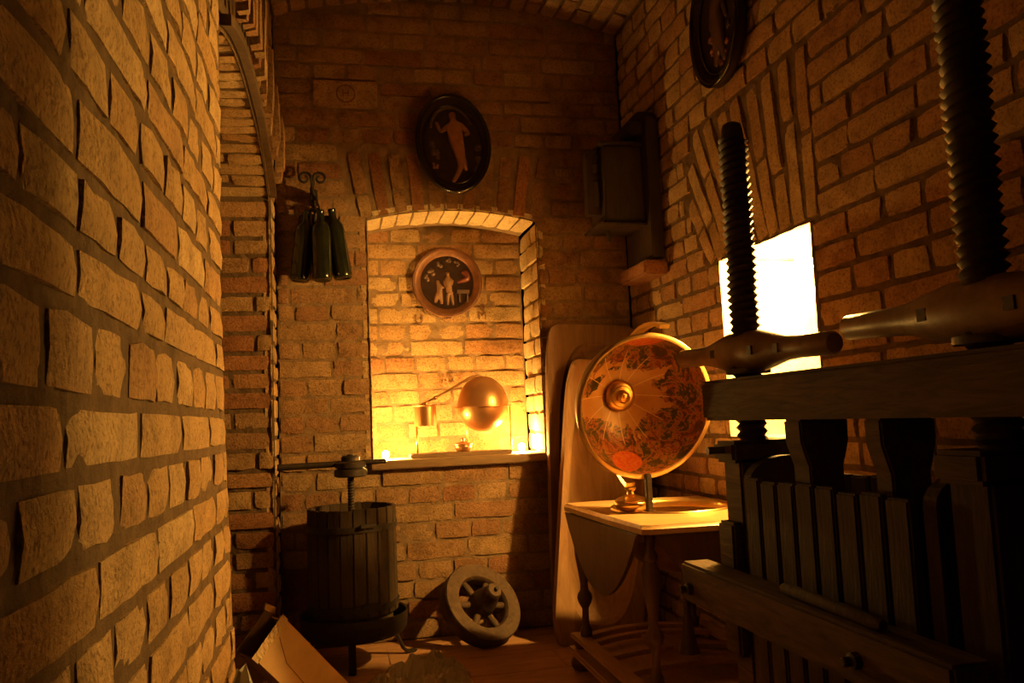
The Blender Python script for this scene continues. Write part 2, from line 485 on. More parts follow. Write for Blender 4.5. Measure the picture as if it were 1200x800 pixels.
# left wall ---------------------------------------------------------------
mb = MB(); nx = V((1, 0, 0)); uy = V((0, 1, 0)); uz = V((0, 0, 1))
def ay0(z): return AY0+max(0, 1.06-z)*.22          # the wall end spreads towards the floor
mortar(mb, (XL, YF, 0), uy, uz, nx, AY0-YF, VSP+.03, .016, .0054, .0020)
mortar(mb, (XL, AY1, 0), uy, uz, nx, YB-AY1, AZ, .02)
mb.patch(lambda s, t: V((XL-.008, AY0+(YB-AY0)*s, (arch_z(AY0+(YB-AY0)*s) if AY0+(YB-AY0)*s < AY1 else AZ)*(1-t)+t*(VSP+.03))), 60, 30)
mb.patch(lambda s, t: V((XL-.005, AY0-.03+(ay0(1.06*t)-AY0+.024)*s, 1.06*t)), 12, 30)
mb.patch(lambda s, t: V((XL-.005+(AXB-XL)*s, ay0((AZ+.02)*t)-.006, (AZ+.02)*t)), 12, 40)
wall_left = tag(mb.build('wall_left', 'mortar_dark', flipfix=False), 'ochre brick wall with wide dark mortar joints ending at an arched recess', None, None, 'structure')
Wl = Wall(wall_left, 'brick_ochre', .45)
base = .86
zl = levels(0, base-.111-.073*2, .073)[:-1]+[base-.257, base-.184, base-.111, base-.036, base+.032, base+.114, base+.178, base+.242]
zl += levels(base+.242, VSP, .072)[1:]
i0 = zl.index(base-.036)           # the course above this joint is of stretchers
first = 's' if i0 % 2 == 0 else 'h'
def blk(z0, z1):
    zm = (z0+z1)/2
    if zm < AZ+.40:
        return [(ay0(zm) if zm < AZ-.02 else AY0-.02, AY1 if zm < AZ else AY1+.08)]
    return []
courses(Wl, zl, .05, YB, blk, lambda c, z: V((XL, c, z)), uy, nx, first, .011, .012)
Wl.done()
# arched recess: far jamb, soffit, ring of voussoirs with a thin hood band
mb = MB()
mortar(mb, (XL, AY1, 0), -nx, uz, -uy, XL-AXB, AZ+.02, .02)
mortar(mb, (AXB, AY0-.02, 0), uy, uz, nx, AY1-AY0+.04, AZ+ARISE+.05, .03)  # unseen back wall, added to keep light from leaking through the opening
mb.patch(lambda s, t: V((XL-.004+(AXB-XL)*t, AY0+(AY1-AY0)*s, arch_z(AY0+(AY1-AY0)*s)+.009)), 60, 10)
rec = tag(mb.build('wall_recess', 'mortar_dark', flipfix=False), 'shallow arched brick recess opening beyond the ochre brick wall', None, None, 'structure')
Wr = Wall(rec, 'brick_red')
zj = levels(0, AZ, .071)
kind = 'h'
for z0, z1 in zip(zj[:-1], zj[1:]):
    for c, l in fill(-XL, -AXB, kind, rng.choice((0, .5)) if kind == 'h' else 0, .012):
        W_mat = 'brick_red' if rng.random() < .35 else rng.choice(('brick_brown', 'brick_mixed'))
        Wr.brick((-c, AY1, (z0+z1)/2), nx, uz, -uy, l, z1-z0-.012, W_mat)
    kind = 's' if kind == 'h' else 'h'
# soffit courses and face ring
NA = 20; ys = [AY0+(AY1-AY0)*(i+.5)/NA for i in range(NA)]
for i, yy in enumerate(ys):
    dy = .012; t = V((0, 2*dy, arch_z(min(yy+dy, AY1))-arch_z(max(yy-dy, AY0)))).normalized(); up = nx.cross(t)
    if up.z > 0: up = -up
    p = V((0, yy, arch_z(yy)))
    xs = [(XL-.005, XL-.26), (XL-.26, XL-.52)] if i % 2 else [(XL-.005, XL-.13), (XL-.13, XL-.39), (XL-.39, XL-.52)]
    for a, b_ in xs: Wr.brick(V(((a+b_)/2, p.y, p.z)), nx, t, up, abs(a-b_)-.010, .058, 'brick_ochre', 1.3)
    rad = -up
    off = rng.uniform(-.006, .012)
    Wr.brick(V((XL, p.y, p.z))+rad*(.05+.125+off), rad, t, nx, .23, .040, 'brick_brown', 2.5, .042+rng.uniform(-.010, .012))
Wr.done()
path = []
for i in range(41):
    yy = AY0+(AY1-AY0)*i/40; path.append(V((XL+.010, yy, arch_z(yy)+.020)))
mb = MB(); mb.strip(path, lambda i: nx, lambda i: uz, .022, .026)
mb.build('arch_band', 'wheel_wood', rec)

# back wall -------------------------------------------------------------------
mb = MB(); ny = -uy; ux = nx
mortar(mb, (XL, YB, 0), ux, uz, ny, NX0-XL, VSP, .02, .008)
mortar(mb, (NX1, YB, 0), ux, uz, ny, XR-NX1, VSP, .02, .008)
mortar(mb, (NX0, YB, 0), ux, uz, ny, NX1-NX0, NZ0-.03, .02, .008)
mb.patch(lambda s, t: V((NX0+(NX1-NX0)*s, YB+.008, niche_head(NX0+(NX1-NX0)*s)*(1-t)+VSP*t)), 40, 40)
mb.patch(lambda s, t: V((XL+(XR-XL)*s, YB+.008, VSP*(1-t)+(vault_z(XL+(XR-XL)*s)+.02)*t)), 40, 4)
wall_back = tag(mb.build('wall_back', 'mortar_tan', flipfix=False), 'brown brick end wall with a lit arched niche', None, None, 'structure')
Wb = Wall(wall_back, 'brick_brown')
STAMP = (PX(405, 111, 'y', YB), .262, .112)          # larger stamped block
sc = STAMP[0]
FZ1 = 2.0                                             # top of the flat arch of soldier bricks
zb = levels(0, NZ0-.035, .0735)+levels(NZ0-.035, sc.z-STAMP[2]/2-.007, .0735)[1:]
zb += [sc.z+.0, sc.z+STAMP[2]/2+.007]+levels(sc.z+STAMP[2]/2+.007, VCR, .075)[1:]
def blk(z0, z1):
    out = []; zm = (z0+z1)/2
    if NZ0-.06 < zm < NZ1+.01: out.append((NX0-.002, NX1+.002))
    elif NZ1 <= zm < FZ1: out.append((NX0-.06-.18*(zm-NZ1), NX1+.06+.18*(zm-NZ1)))
    if abs(zm-sc.z) < STAMP[2]/2+.006: out.append((sc.x-STAMP[1]/2-.008, sc.x+STAMP[1]/2+.008))
    return out
courses(Wb, zb, XL, XR, blk, lambda c, z: V((c, YB, z)), ux, ny, 's', .009, .008, None, lambda c, z: z+.035 < vault_z(c)+.03)
K = 11
for i in range(K):                                     # soldier bricks over the niche
    s = (i+.5)/K; xb = NX0-.035+(NX1-NX0+.07)*s; tl = (s-.5)*.42
    d = V((math.sin(tl), 0, math.cos(tl))); sd = V((math.cos(tl), 0, -math.sin(tl)))
    z0 = niche_head(min(max(xb, NX0), NX1))+.006; ln = (FZ1-z0)/math.cos(tl)-.01
    p0 = V((xb, YB, z0))
    if i % 2: Wb.brick(p0+d*ln/2, d, sd, ny, ln, .053, 'brick_red' if i in (1, 3, 9) else None)
    else:
        k_ = rng.choice((.36, .62)); Wb.brick(p0+d*ln*k_/2, d, sd, ny, ln*k_-.008, .053); Wb.brick(p0+d*ln*(1+k_)/2, d, sd, ny, ln*(1-k_)-.008, .053)
Wb.done()
# the stamped block
st = MB().span((sc.x-STAMP[1]/2, YB-.012, sc.z-STAMP[2]/2), (sc.x+STAMP[1]/2, YB+.02, sc.z+STAMP[2]/2)).build('stamped_brick', 'brick_mixed', wall_back, bevel=.004)
ring = arc((sc.x, YB-.012, sc.z), ux, uz, .037, 0, 2*math.pi, 32)[:-1]
MB().tube(ring, .0028, 6, True).build('stamp_ring', 'stamp', st, smooth='all')
place_mesh(text_mesh('H', .045, .002), 'stamp_letter', 'stamp', V((sc.x, YB-.0125, sc.z)), ux, uz, ny, st)

# lit niche in the back wall ---------------------------------------------------
mb = MB()
mortar(mb, (NX0, NY, NZ0-.03), ux, uz, ny, NX1-NX0, NZ1+.10-NZ0, .02, .006, .003)
mortar(mb, (NX0, YB-.0, NZ0-.03), uy, uz, nx, NY-YB, NZ1+.03-NZ0, .02, .004, .003)
mortar(mb, (NX1, YB-.0, NZ0-.03), uy, uz, -nx, NY-YB, NZ1+.03-NZ0, .02, .011, .0015)
mb.patch(lambda s, t: V((NX0+(NX1-NX0)*s, YB+(NY-YB)*t, niche_head(NX0+(NX1-NX0)*s)+.008)), 40, 16)
mb.patch(lambda s, t: V((NX0+(NX1-NX0)*s, YB+(NY-YB)*t, NZ0-.012)), 4, 4)
wn = tag(mb.build('wall_niche', 'mortar_tan', flipfix=False), 'arched brick niche glowing with lamps over a wooden sill', None, None, 'structure')
Wn = Wall(wn, 'brick_mixed')
zn = levels(NZ0, NZ1+.045, .076)
courses(Wn, zn, NX0, NX1, lambda a, b: [], lambda c, z: V((c, NY, z)), ux, ny, 's', .008, .008, 'brick_mixed')
zz = levels(NZ0, NZ1, .082)
for k, (z0, z1) in enumerate(zip(zz[:-1], zz[1:])):
    parts = [(YB, YB+.13), (YB+.13, NY+.012)] if k % 2 else [(YB, YB+.2), (YB+.2, NY+.012)]
    for a, b_ in parts:
        Wn.brick((NX1, (a+b_)/2, (z0+z1)/2), uy, uz, -nx, b_-a-.008, z1-z0-.009, 'brick_pale', 1.6)
        Wn.brick((NX0, (a+b_)/2, (z0+z1)/2), uy, uz, nx, b_-a-.008, z1-z0-.009, 'brick_ochre', 1.4)
for i in range(11):
    x0 = NX0+(NX1-NX0)*i/11; x1 = NX0+(NX1-NX0)*(i+1)/11; a = V((x0, 0, niche_head(x0))); b_ = V((x1, 0, niche_head(x1)))
    t = (b_-a).normalized(); dn = V((t.z, 0, -t.x)); c = (a+b_)/2
    if dn.z > 0: dn = -dn
    Wn.brick((c.x, YB+.125, c.z), uy, t, dn, .24, (b_-a).length-.003, 'brick_pale', .8)
Wn.done()
def letter(ch, px, py, size, mat='stamp', yy=NY-.004, rot=0):
    p = PX(px, py, 'y', yy)
    place_mesh(text_mesh(ch, size, .0025), 'stamp_letter', mat, p, ux, uz, ny, wn)
letter('M', 565, 370, .055); letter('U', 491, 374, .06); letter('o', 565, 358, .05)
letter('.  B S', 522, 448, .06, 'brick_mixed', NY-.008)
MB().span((NX0, YB+.03, NZ0-.03), (NX1, NY, NZ0-.004)).build('niche_floor', 'plaster', wn)  # floor coloured pale so the bulbs' glow burns out over it
# wooden sill
a = PX(437, 541, 'y', YB-.03); 
sill = MB().span((NX0-.012, YB-.035, NZ0-.038), (NX1+.03, YB+.03, NZ0-.004)).build('window_sill', 'sill_wood', None, bevel=.004)
sill.name = 'trim_1'; tag(sill, 'brown wooden sill board along the foot of the lit niche', None, None, 'structure')

# right wall -------------------------------------------------------------------
mb = MB(); mx = -nx
mortar(mb, (XR, YF, 0), uy, uz, mx, WY0-YF, VSP+.03, .02, .009)
mortar(mb, (XR, WY1, 0), uy, uz, mx, YB-WY1, VSP+.03, .02, .009)
mortar(mb, (XR, WY0, 0), uy, uz, mx, WY1-WY0, WZ0, .02, .009)
mortar(mb, (XR, WY0, WZ1), uy, uz, mx, WY1-WY0, VSP+.03-WZ1, .02, .009)
wall_right = tag(mb.build('wall_right', 'mortar_dark', flipfix=False), 'brick side wall with a fan of upright bricks over a glowing opening', None, None, 'structure')
Wq = Wall(wall_right, 'brick_mixed')
FT = 1.86; NF = 10; FAN = []
for i in range(NF):
    s = i/(NF-1); tl_ = math.radians(33*(1-s)**1.1)
    FAN.append((WY1+.05-(WY1+.05-WY0+.005)*s, tl_, min((FT-.01-WZ1-.006)/math.cos(tl_), .30+.13*i)))
def blk(z0, z1):
    zm = (z0+z1)/2; out = []
    if WZ0 < zm < WZ1-.01: out.append((WY0, WY1))
    if WZ1-.012 <= zm < FT: out.append((WY0-.035, max(c_[0]+.042+(zm-WZ1)*math.tan(c_[1]) for c_ in FAN if zm < WZ1+c_[2]*math.cos(c_[1])+.02)))
    return out
zr = levels(0, WZ0, .072)+levels(WZ0, WZ1, .072)[1:]+levels(WZ1, FT, .072)[1:]+levels(FT, VSP, .074)[1:]
courses(Wq, zr, .75, YB, blk, lambda c, z: V((XR, c, z)), uy, mx, 'h', .011, .011)
for i in range(NF):                                   # fan of upright bricks, two to a column
    s = i/(NF-1); yb, tl, ln = FAN[i]
    d = V((0, math.sin(tl), math.cos(tl))); sd = V((0, math.cos(tl), -math.sin(tl)))
    p0 = V((XR, yb, WZ1+.006)); k_ = (.5, .36, .62)[i % 3]
    for f0, f1 in ((0, k_), (k_, 1)):
        Wq.brick(p0+d*ln*(f0+f1)/2, d, sd, mx, ln*(f1-f0)-.012, .054+.012*(1-s)*s*2+.006*(1-s), 'brick_ochre')
Wq.done()
# lamp recess behind the opening
mb = MB()
mortar(mb, (WX, WY0-.05, WZ0), uy, uz, mx, WY1-WY0+.1, WZ1-WZ0, .03, .0, .003)
mortar(mb, (XR+.0, WY0, WZ0), ux, uz, uy, WX-XR, WZ1-WZ0, .03, .0, .003)
mortar(mb, (XR+.0, WY1, WZ0), ux, uz, -uy, WX-XR, WZ1-WZ0, .03, .0, .003)
mortar(mb, (XR, WY0, WZ1), uy, ux, -uz, WY1-WY0, WX-XR, .03, .0, .003)
mortar(mb, (XR, WY0, WZ0), uy, ux, uz, WY1-WY0, WX-XR, .03, .0, .003)
wr = tag(mb.build('wall_opening', 'plaster', flipfix=False), 'plastered recess behind the opening in the side wall, flooded with lamplight', None, None, 'structure')

# vaulted ceiling --------------------------------------------------------------
mb = MB()
mb.patch(lambda s, t: V((XL-.02+(XR-XL+.04)*s, YF+(YB+.05-YF)*t, vault_z(XL+(XR-XL)*s)+.012)), 40, 30)
ceil = tag(mb.build('ceiling', 'mortar_dark', flipfix=False), 'low brick barrel vault over the cellar', None, None, 'structure')
Wc = Wall(ceil, 'brick_brown')
k = 21
for i in range(k):
    x0 = XL+(XR-XL)*i/k; x1 = XL+(XR-XL)*(i+1)/k; a = V((x0, 0, vault_z(x0))); b_ = V((x1, 0, vault_z(x1))); c = (a+b_)/2
    t = (b_-a).normalized(); dn = V((t.z, 0, -t.x)); dn = -dn if dn.z > 0 else dn
    for cc, l in fill(1.6, YB, 's', .5*(i % 2), .012): Wc.brick((c.x, cc, c.z), uy, t, dn, l, (b_-a).length-.011, rng.choice(('brick_brown', 'brick_mixed')))
Wc.done()
# ------------------------------------------------------------------ object helpers
def xf(mb, o, u, v, n):
    o, u, v, n = V(o), V(u), V(v), V(n)
    mb.v = [o+u*p.x+v*p.y+n*p.z for p in mb.v]; return mb
def ell_rings(prof, w, h, seg=56):
    """oval dish: prof = (scale, z); x half width w, y half height h"""
    mb = MB(); k = 0
    for sc_, z in prof:
        for i in range(seg):
            t = 2*math.pi*i/seg; mb.v.append(V((math.cos(t)*w*sc_, math.sin(t)*h*sc_, z)))
    for j in range(len(prof)-1):
        for i in range(seg):
            i2 = (i+1) % seg; mb.f.append((j*seg+i, j*seg+i2, (j+1)*seg+i2, (j+1)*seg+i))
    mb.f.append(tuple(reversed(range(seg)))); mb.f.append(tuple((len(prof)-1)*seg+i for i in range(seg)))
    return mb
def blob(mb, c, r, seg=10, squash=(1, 1, .6)):
    k = len(mb.v); c = V(c); R = 6
    for j in range(R+1):
        a = math.pi*j/R
        for i in range(seg):
            t = 2*math.pi*i/seg
            mb.v.append(c+V((math.sin(a)*math.cos(t)*r*squash[0], math.sin(a)*math.sin(t)*r*squash[1], math.cos(a)*r*squash[2])))
    for j in range(R):
        for i in range(seg):
            i2 = (i+1) % seg; mb.f.append((k+j*seg+i, k+(j+1)*seg+i, k+(j+1)*seg+i2, k+j*seg+i2))
    return mb
def rim_line(w, h, z, n=56): return [V((math.cos(2*math.pi*i/n)*w, math.sin(2*math.pi*i/n)*h, z)) for i in range(n)]

# ------------------------------------------------------------------ oval plaques
def oval_plaque(c, u, v, n, w, h, label, second=False):
    t = empty('oval_plaque', V(c)-V(v)*h)
    tag(t, label, 'plaque', 'dark glazed oval plaques')
    d = ell_rings([(.96, 0), (1.0, .012), (.985, .034), (.93, .040), (.86, .030), (.80, .018), (.3, .016)], w, h)
    xf(d, c, u, v, n).build('dish', 'glaze_dark', t, smooth='all')
    xf(MB().tube(rim_line(w*.965, h*.965, .037), .009, 8, True), c, u, v, n).build('rim', 'glaze_black', t, smooth='all')
    xf(MB().tube(rim_line(w*.80, h*.80, .022), .005, 6, True), c, u, v, n).build('inner_bead', 'glaze_black', t, smooth='all')
    S = .000575
    def q(x, y): return ((x-245)*S, (410-y)*S, 0)
    if not second:
        pts = [q(265, 440), q(266, 370), q(270, 300), q(268, 235), q(266, 195), q(264, 160),
               q(222, 275), q(165, 312), q(140, 230), q(322, 270), q(378, 335), q(335, 345),
               q(285, 520), q(288, 575), q(245, 650), q(208, 695), q(300, 520), q(318, 580), q(322, 612)]
        ed = [(0, 1), (1, 2), (2, 3), (3, 4), (4, 5), (2, 6), (6, 7), (7, 8), (2, 9), (9, 10), (10, 11), (0, 12), (12, 13), (13, 14), (14, 15), (0, 16), (16, 17), (17, 18)]
        ra = [62, 58, 50, 20, 32, 26, 26, 17, 14, 26, 17, 14, 44, 24, 17, 16, 34, 18, 14]
        me = skin_mesh(pts, ed, [r*S for r in ra], .55)
        place_mesh(me, 'standing_figure', 'relief_clay', V(c)+V(n)*.018, V(u), V(v), V(n), t)
        # drapery arched over the head, small attendants, and leaf clumps left and right of the figure
        arcp = [V(((245+150*math.cos(a)-245)*S, (410-(300-170*math.sin(a)))*S, .020)) for a in [math.pi*(.05+.9*i/18) for i in range(19)]]
        xf(MB().tube(arcp, .007, 7), c, u, v, n).build('drapery', 'relief_dim', t, smooth='all')
        for (x, y, r_, m_) in ((105, 470, 36, 'relief_dim'), (95, 400, 28, 'relief_dim'), (100, 560, 24, 'relief_clay'), (430, 450, 30, 'relief_dim'), (420, 540, 34, 'relief_dim'), (400, 600, 22, 'relief_dim')):
            mb = MB(); p = V(q(x, y))
            for k_ in range(5): blob(mb, p+V((rng.uniform(-1, 1)*r_*S*.6, rng.uniform(-1, 1)*r_*S*.8, .018)), r_*S*rng.uniform(.4, .65))
            xf(mb, c, u, v, n).build('leaf_clump', m_, t, smooth='all')
    else:
        pts = [q(245, 470), q(245, 380), q(245, 290), q(245, 220), q(245, 180), q(180, 330), q(150, 430), q(310, 330), q(345, 430), q(215, 580), q(190, 660), q(275, 580), q(300, 660)]
        ed = [(0, 1), (1, 2), (2, 3), (3, 4), (2, 5), (5, 6), (2, 7), (7, 8), (0, 9), (9, 10), (0, 11), (11, 12)]
        me = skin_mesh(pts, ed, [r*S for r in (75, 65, 55, 24, 30, 28, 20, 28, 20, 40, 20, 40, 20)], .5)
        place_mesh(me, 'robed_figure', 'relief_dim', V(c)+V(n)*.018, V(u), V(v), V(n), t)
        for (x, y, r_, m_) in ((330, 560, 26, 'relief_red'), (300, 620, 24, 'relief_red'), (250, 650, 22, 'relief_red'), (150, 560, 26, 'relief_clay'), (140, 480, 22, 'relief_clay'), (360, 480, 24, 'relief_dim')):
            mb = MB(); p = V(q(x, y))
            for k_ in range(5): blob(mb, p+V((rng.uniform(-1, 1)*r_*S*.7, rng.uniform(-1, 1)*r_*S*.7, .018)), r_*S*rng.uniform(.4, .65))
            xf(mb, c, u, v, n).build('drapery_fold', m_, t, smooth='all')
    return t
cP = PX(530, 171, 'y', YB-.012)
tl = math.radians(5)
oval_plaque(cP, V((math.cos(tl), 0, math.sin(tl))), V((-math.sin(tl), 0, math.cos(tl))), -uy, .157, .213, 'dark glazed oval plaque with a standing figure in relief above the niche')
cQ = PX(850, 100, 'x', XR-.02); cQ = V((XR-.012, cQ.y, cQ.z+.215))
oval_plaque(cQ, -uy, uz, -nx, .165, .215, 'dark glazed oval plaque with red drapery hung above the fan of bricks', True)

# ------------------------------------------------------------------ round plaque in the niche
cR = PX(524, 331, 'y', NY-.02); cR.y = NY-.010
t = empty('round_plaque', cR-uz*.16); tag(t, 'round copper coloured relief plaque on the back of the niche', 'plaque')
R_ = .160
xf(ell_rings([(.97, 0), (1, .008), (.985, .022), (.95, .027), (.90, .022), (.80, .018), (.77, .010), (.74, .008)], R_, R_), cR, ux, uz, -uy).build('rim', 'copper_rim', t, smooth='all')
xf(ell_rings([(.765, .0), (.765, .0095), (.3, .0095)], R_, R_), cR, ux, uz, -uy).build('relief_ground', 'glaze_dark', t, smooth=30)
xf(MB().tube(rim_line(R_*.975, R_*.975, .022), .0045, 6, True), cR, ux, uz, -uy).build('rim_bead', 'copper_rim', t, smooth='all')
S = .00054
def q(x, y): return ((x-395)*S, (375-y)*S, 0)
def figure(name, pts, ed, ra, mat):
    me = skin_mesh([q(*p) for p in pts], ed, [r*S for r in ra], .55)
    place_mesh(me, name, mat, cR-uy*.010, ux, uz, -uy, t)
figure('standing_figure', [(408, 430), (405, 360), (402, 312), (402, 282), (370, 370), (385, 420), (440, 365), (430, 400), (398, 490), (395, 570), (432, 490), (442, 572)],
       [(0, 1), (1, 2), (2, 3), (1, 4), (4, 5), (1, 6), (6, 7), (0, 8), (8, 9), (0, 10), (10, 11)], [30, 32, 13, 25, 14, 11, 14, 11, 17, 11, 17, 11], 'relief_skin')
figure('seated_figure', [(330, 470), (325, 410), (315, 375), (313, 352), (355, 415), (370, 420), (300, 500), (285, 550), (340, 510), (345, 560)],
       [(0, 1), (1, 2), (2, 3), (1, 4), (4, 5), (0, 6), (6, 7), (0, 8), (8, 9)], [30, 26, 12, 20, 12, 10, 24, 16, 20, 12], 'relief_skin')
figure('reaching_figure', [(575, 345), (562, 300), (560, 270), (600, 350), (520, 285), (480, 375)], [(0, 1), (1, 2), (0, 3), (1, 4), (0, 5)], [26, 22, 16, 18, 10, 12], 'relief_red')
for nm, (x0, y0, x1, y1), m_ in (('relief_table', (475, 440, 580, 470), 'relief_dim'), ('relief_table_leg', (490, 470, 505, 545), 'relief_dim'), ('relief_table_leg', (555, 470, 570, 545), 'relief_dim')):
    a, b_ = V(q(x0, y0)), V(q(x1, y1)); mb = MB(); mb.span((a.x, b_.y, .008), (b_.x, a.y, .020)); xf(mb, cR, ux, uz, -uy).build(nm, m_, t, bevel=.001)
for x, y, r_ in ((410, 190, 20), (260, 290, 30), (230, 330, 26), (340, 215, 24), (490, 215, 18), (560, 545, 14)):
    mb = MB()
    for k_ in range(4): blob(mb, V(q(x+rng.uniform(-20, 20), y+rng.uniform(-20, 20)))+V((0, 0, .009)), r_*S*.7)
    xf(mb, cR, ux, uz, -uy).build('relief_foliage', 'relief_dim', t, smooth='all')
mb = MB(); blob(mb, (0, 0, .015), .010, 12, (1.3, .9, .8)); xf(mb, cR-uz*(R_+.004), ux, uz, -uy).build('hanging_boss', 'copper_rim', t, smooth='all')

# ------------------------------------------------------------------ wall rack of bottles
BY = YB-.085
def pb(x, y, d=0): return PX(x, y, 'y', BY+d)
t = empty('bottle_rack', pb(371, 300, .07)); tag(t, 'black wrought iron bottle rack with a double scroll top on the brick wall', 'rack')
s0, s1 = pb(366, 212), pb(372, 292)
mb = MB(); mb.tube([s0+(s1-s0)*i/24+V((math.cos(i*1.1)*.004, math.sin(i*1.1)*.004, 0)) for i in range(25)], .0085, 7); mb.build('twisted_stem', 'iron', t, smooth='all')
for sg in (-1, 1):
    pts = []
    for i in range(26):
        a = math.radians(165-430*i/25); r_ = .026-.017*i/25
        pts.append(pb(366, 209)+V((sg*(.030+r_*math.cos(a)), 0, r_*math.sin(a))))
    MB().tube([pb(366, 222)]+pts, [.006]+[.0065-.002*i/25 for i in range(26)], 7).build('scroll', 'iron', t, smooth='all')
MB().box(pb(368, 232, .04), (.03, .09, .05)).build('wall_plate', 'iron', t, bevel=.004)
for zz_, r_ in ((246, .024),):
    c = pb(370, zz_); MB().tube([c+V((math.cos(a)*r_, math.sin(a)*r_*.9, 0)) for a in [2*math.pi*i/28 for i in range(28)]], .004, 6, True).build('holding_ring', 'iron', t, smooth='all')
mb = MB(); mb.tube([pb(367, 225), pb(373, 240, -.02), pb(379, 258, -.04), pb(383, 268, -.045)], [.004]*4, 6); mb.build('hook_wire', 'iron', t, smooth='all')
PROF = [(.0, .006), (.020, .004), (.034, .0), (.0375, .006), (.038, .02), (.038, .195), (.035, .215), (.026, .232), (.016, .243), (.0140, .275), (.016, .277), (.016, .285), (.0, .285)]
def bottle(base, top, label):
    a = top-base; t_ = empty('bottle', base); tag(t_, label, 'bottle', 'dark bottles bunched on the wall rack')
    MB().lathe(PROF, base, a, 24, False).build('body', 'bottle_glass', t_, smooth='all')
    MB().tube([base+a.normalized()*.003+V((math.cos(x)*.031, math.sin(x)*.031, 0)) for x in [2*math.pi*i/24 for i in range(24)]], .0035, 6, True).build('base_ring', 'bottle_glass', t_, smooth='all')
def bottle2(base, top, label):
    a = top-base; t_ = empty('bottle', base); tag(t_, label, 'bottle', 'dark bottles bunched on the wall rack')
    MB().lathe([(0, .004), (.026, 0), (.029, .01), (.029, .19), (.026, .205), (.022, .212), (.022, .232), (0, .232)], base, a, 24, False).build('body', 'bottle_glass', t_, smooth='all')
    MB().lathe([(.0235, .214), (.0235, .236), (.018, .24)], base, a.normalized(), 20).build('cap', 'iron', t_, smooth=40)
bottle(pb(378, 328, -.075), pb(375, 240, -.035), 'dark bottle in the middle of the front of the iron rack, facing the room')
bottle(pb(351, 329, -.03), pb(361, 240, -.01), 'dark bottle at the front of the iron rack on the side of the arched recess')
bottle(pb(402, 326, -.015), pb(388, 243, .0), 'dark bottle of the rack leaning out towards the niche')
bottle2(pb(356, 322, .045), pb(357, 252, .045), 'dark bottle behind the others on the recess side of the iron rack')
bottle2(pb(386, 322, .045), pb(384, 252, .045), 'dark bottle tucked behind and above the front ones on the iron rack')

# ------------------------------------------------------------------ dark wooden box device on the side wall
def px_(x, y, d): return PX(x, y, 'y', d)
t = empty('wall_box', V((XR-.02, 3.15, PX(778, 300, 'x', XR-.03).z))); tag(t, 'black wooden box on a tall round-topped backboard high on the side wall', 'wall box')
zb0, zb1 = PX(778, 298, 'x', XR-.03).z, PX(765, 118, 'x', XR-.03).z
Y0, Y1 = 2.96, 3.24
poly = [V((XR-.008, Y0, zb0)), V((XR-.008, Y1, zb0)), V((XR-.008, Y1, zb1-.07))]+[V((XR-.008, (Y0+Y1)/2+math.cos(a)*(Y1-Y0)/2, zb1-.07+math.sin(a)*.07)) for a in [math.pi*i/12 for i in range(1, 12)]]+[V((XR-.008, Y0, zb1-.07))]
MB().prism(poly, (-.05, 0, 0)).build('backboard', 'box_wood', t, bevel=.004)
cx0 = px_(705, 215, 3.05).x
b0, b1 = px_(712, 258, 3.02).z, px_(712, 170, 3.02).z
MB().span((cx0, 3.02, b0), (XR-.055, 3.2, b1)).build('case', 'box_wood', t, bevel=.006)
MB().span((cx0-.012, 3.005, b1), (XR-.05, 3.215, b1+.014)).build('case_lid', 'box_wood', t, bevel=.003)
MB().span((cx0-.035, 3.0, b0-.022), (XR-.055, 3.2, b0-.012)).build('ledge', 'box_wood', t, bevel=.002)
MB().lathe([(.006, 0), (.008, .012), (.006, .045), (.002, .05)], px_(713, 270, 3.06), (0, 0, -1), 10).build('peg', 'iron', t, smooth=True)
for ya, yb_ in ((182, 190), (204, 211), (243, 252)):
    p, q_ = px_(698, ya, 3.08), px_(698, yb_, 3.08); MB().span((cx0-.045, 3.07, q_.z), (cx0+.01, 3.11, p.z)).build('bracket', 'box_wood', t, bevel=.002)
p, q_ = px_(694, 180, 3.08), px_(694, 252, 3.08)
MB().span((cx0-.055, 3.065, q_.z), (cx0-.028, 3.115, p.z)).build('side_panel', 'box_wood', t, bevel=.003)
MB().span((XR-.12, 2.99, zb1-.115), (XR-.055, 3.2, zb1-.06)).build('top_moulding', 'box_wood', t, bevel=.008)
zs = PX(770, 302, 'x', XR-.06).z
t = MB().span((XR-.10, 2.95, zs-.055), (XR+.0, 3.24, zs)).build('bracket_stone', 'brick_red', None, bevel=.008)
tag(t, 'red brick ledge jutting from the side wall beneath the black wooden box', 'ledge')

# ------------------------------------------------------------------ copper still in the niche
SY = 3.50; sz0 = NZ0-.004
c0, c1 = PX(480, 533, 'y', SY), PX(597, 528, 'y', SY)
t = empty('copper_still', V(((c0.x+c1.x)/2, SY, sz0))); tag(t, 'small copper still with a round boiler and cup joined by a thin pipe', 'still')
MB().span((c0.x, SY-.06, sz0), (c1.x, SY+.06, sz0+.018)).build('base_board', 'sill_wood', t, bevel=.003)
zt = sz0+.018
eq = PX(566, 476, 'y', SY); Rb = .110
for i, (r0, prof) in enumerate((('boiler_top', [(Rb*math.cos(a), Rb*1.18*math.sin(a)) for a in [math.pi/2*k_/10 for k_ in range(11)]]), ('boiler_bottom', [(Rb*.97*math.cos(a), -Rb*.98*math.sin(a)) for a in [math.pi/2*k_/10 for k_ in range(11)]]))):
    MB().lathe(prof, eq, (0, 0, 1), 40, False).build(r0, 'copper', t, smooth='all')
MB().lathe([(Rb*.98, -.003), (Rb*1.1, -.003), (Rb*1.1, .003), (Rb*.98, .003)], eq, (0, 0, 1), 40, False).build('boiler_flange', 'copper', t, smooth=30)
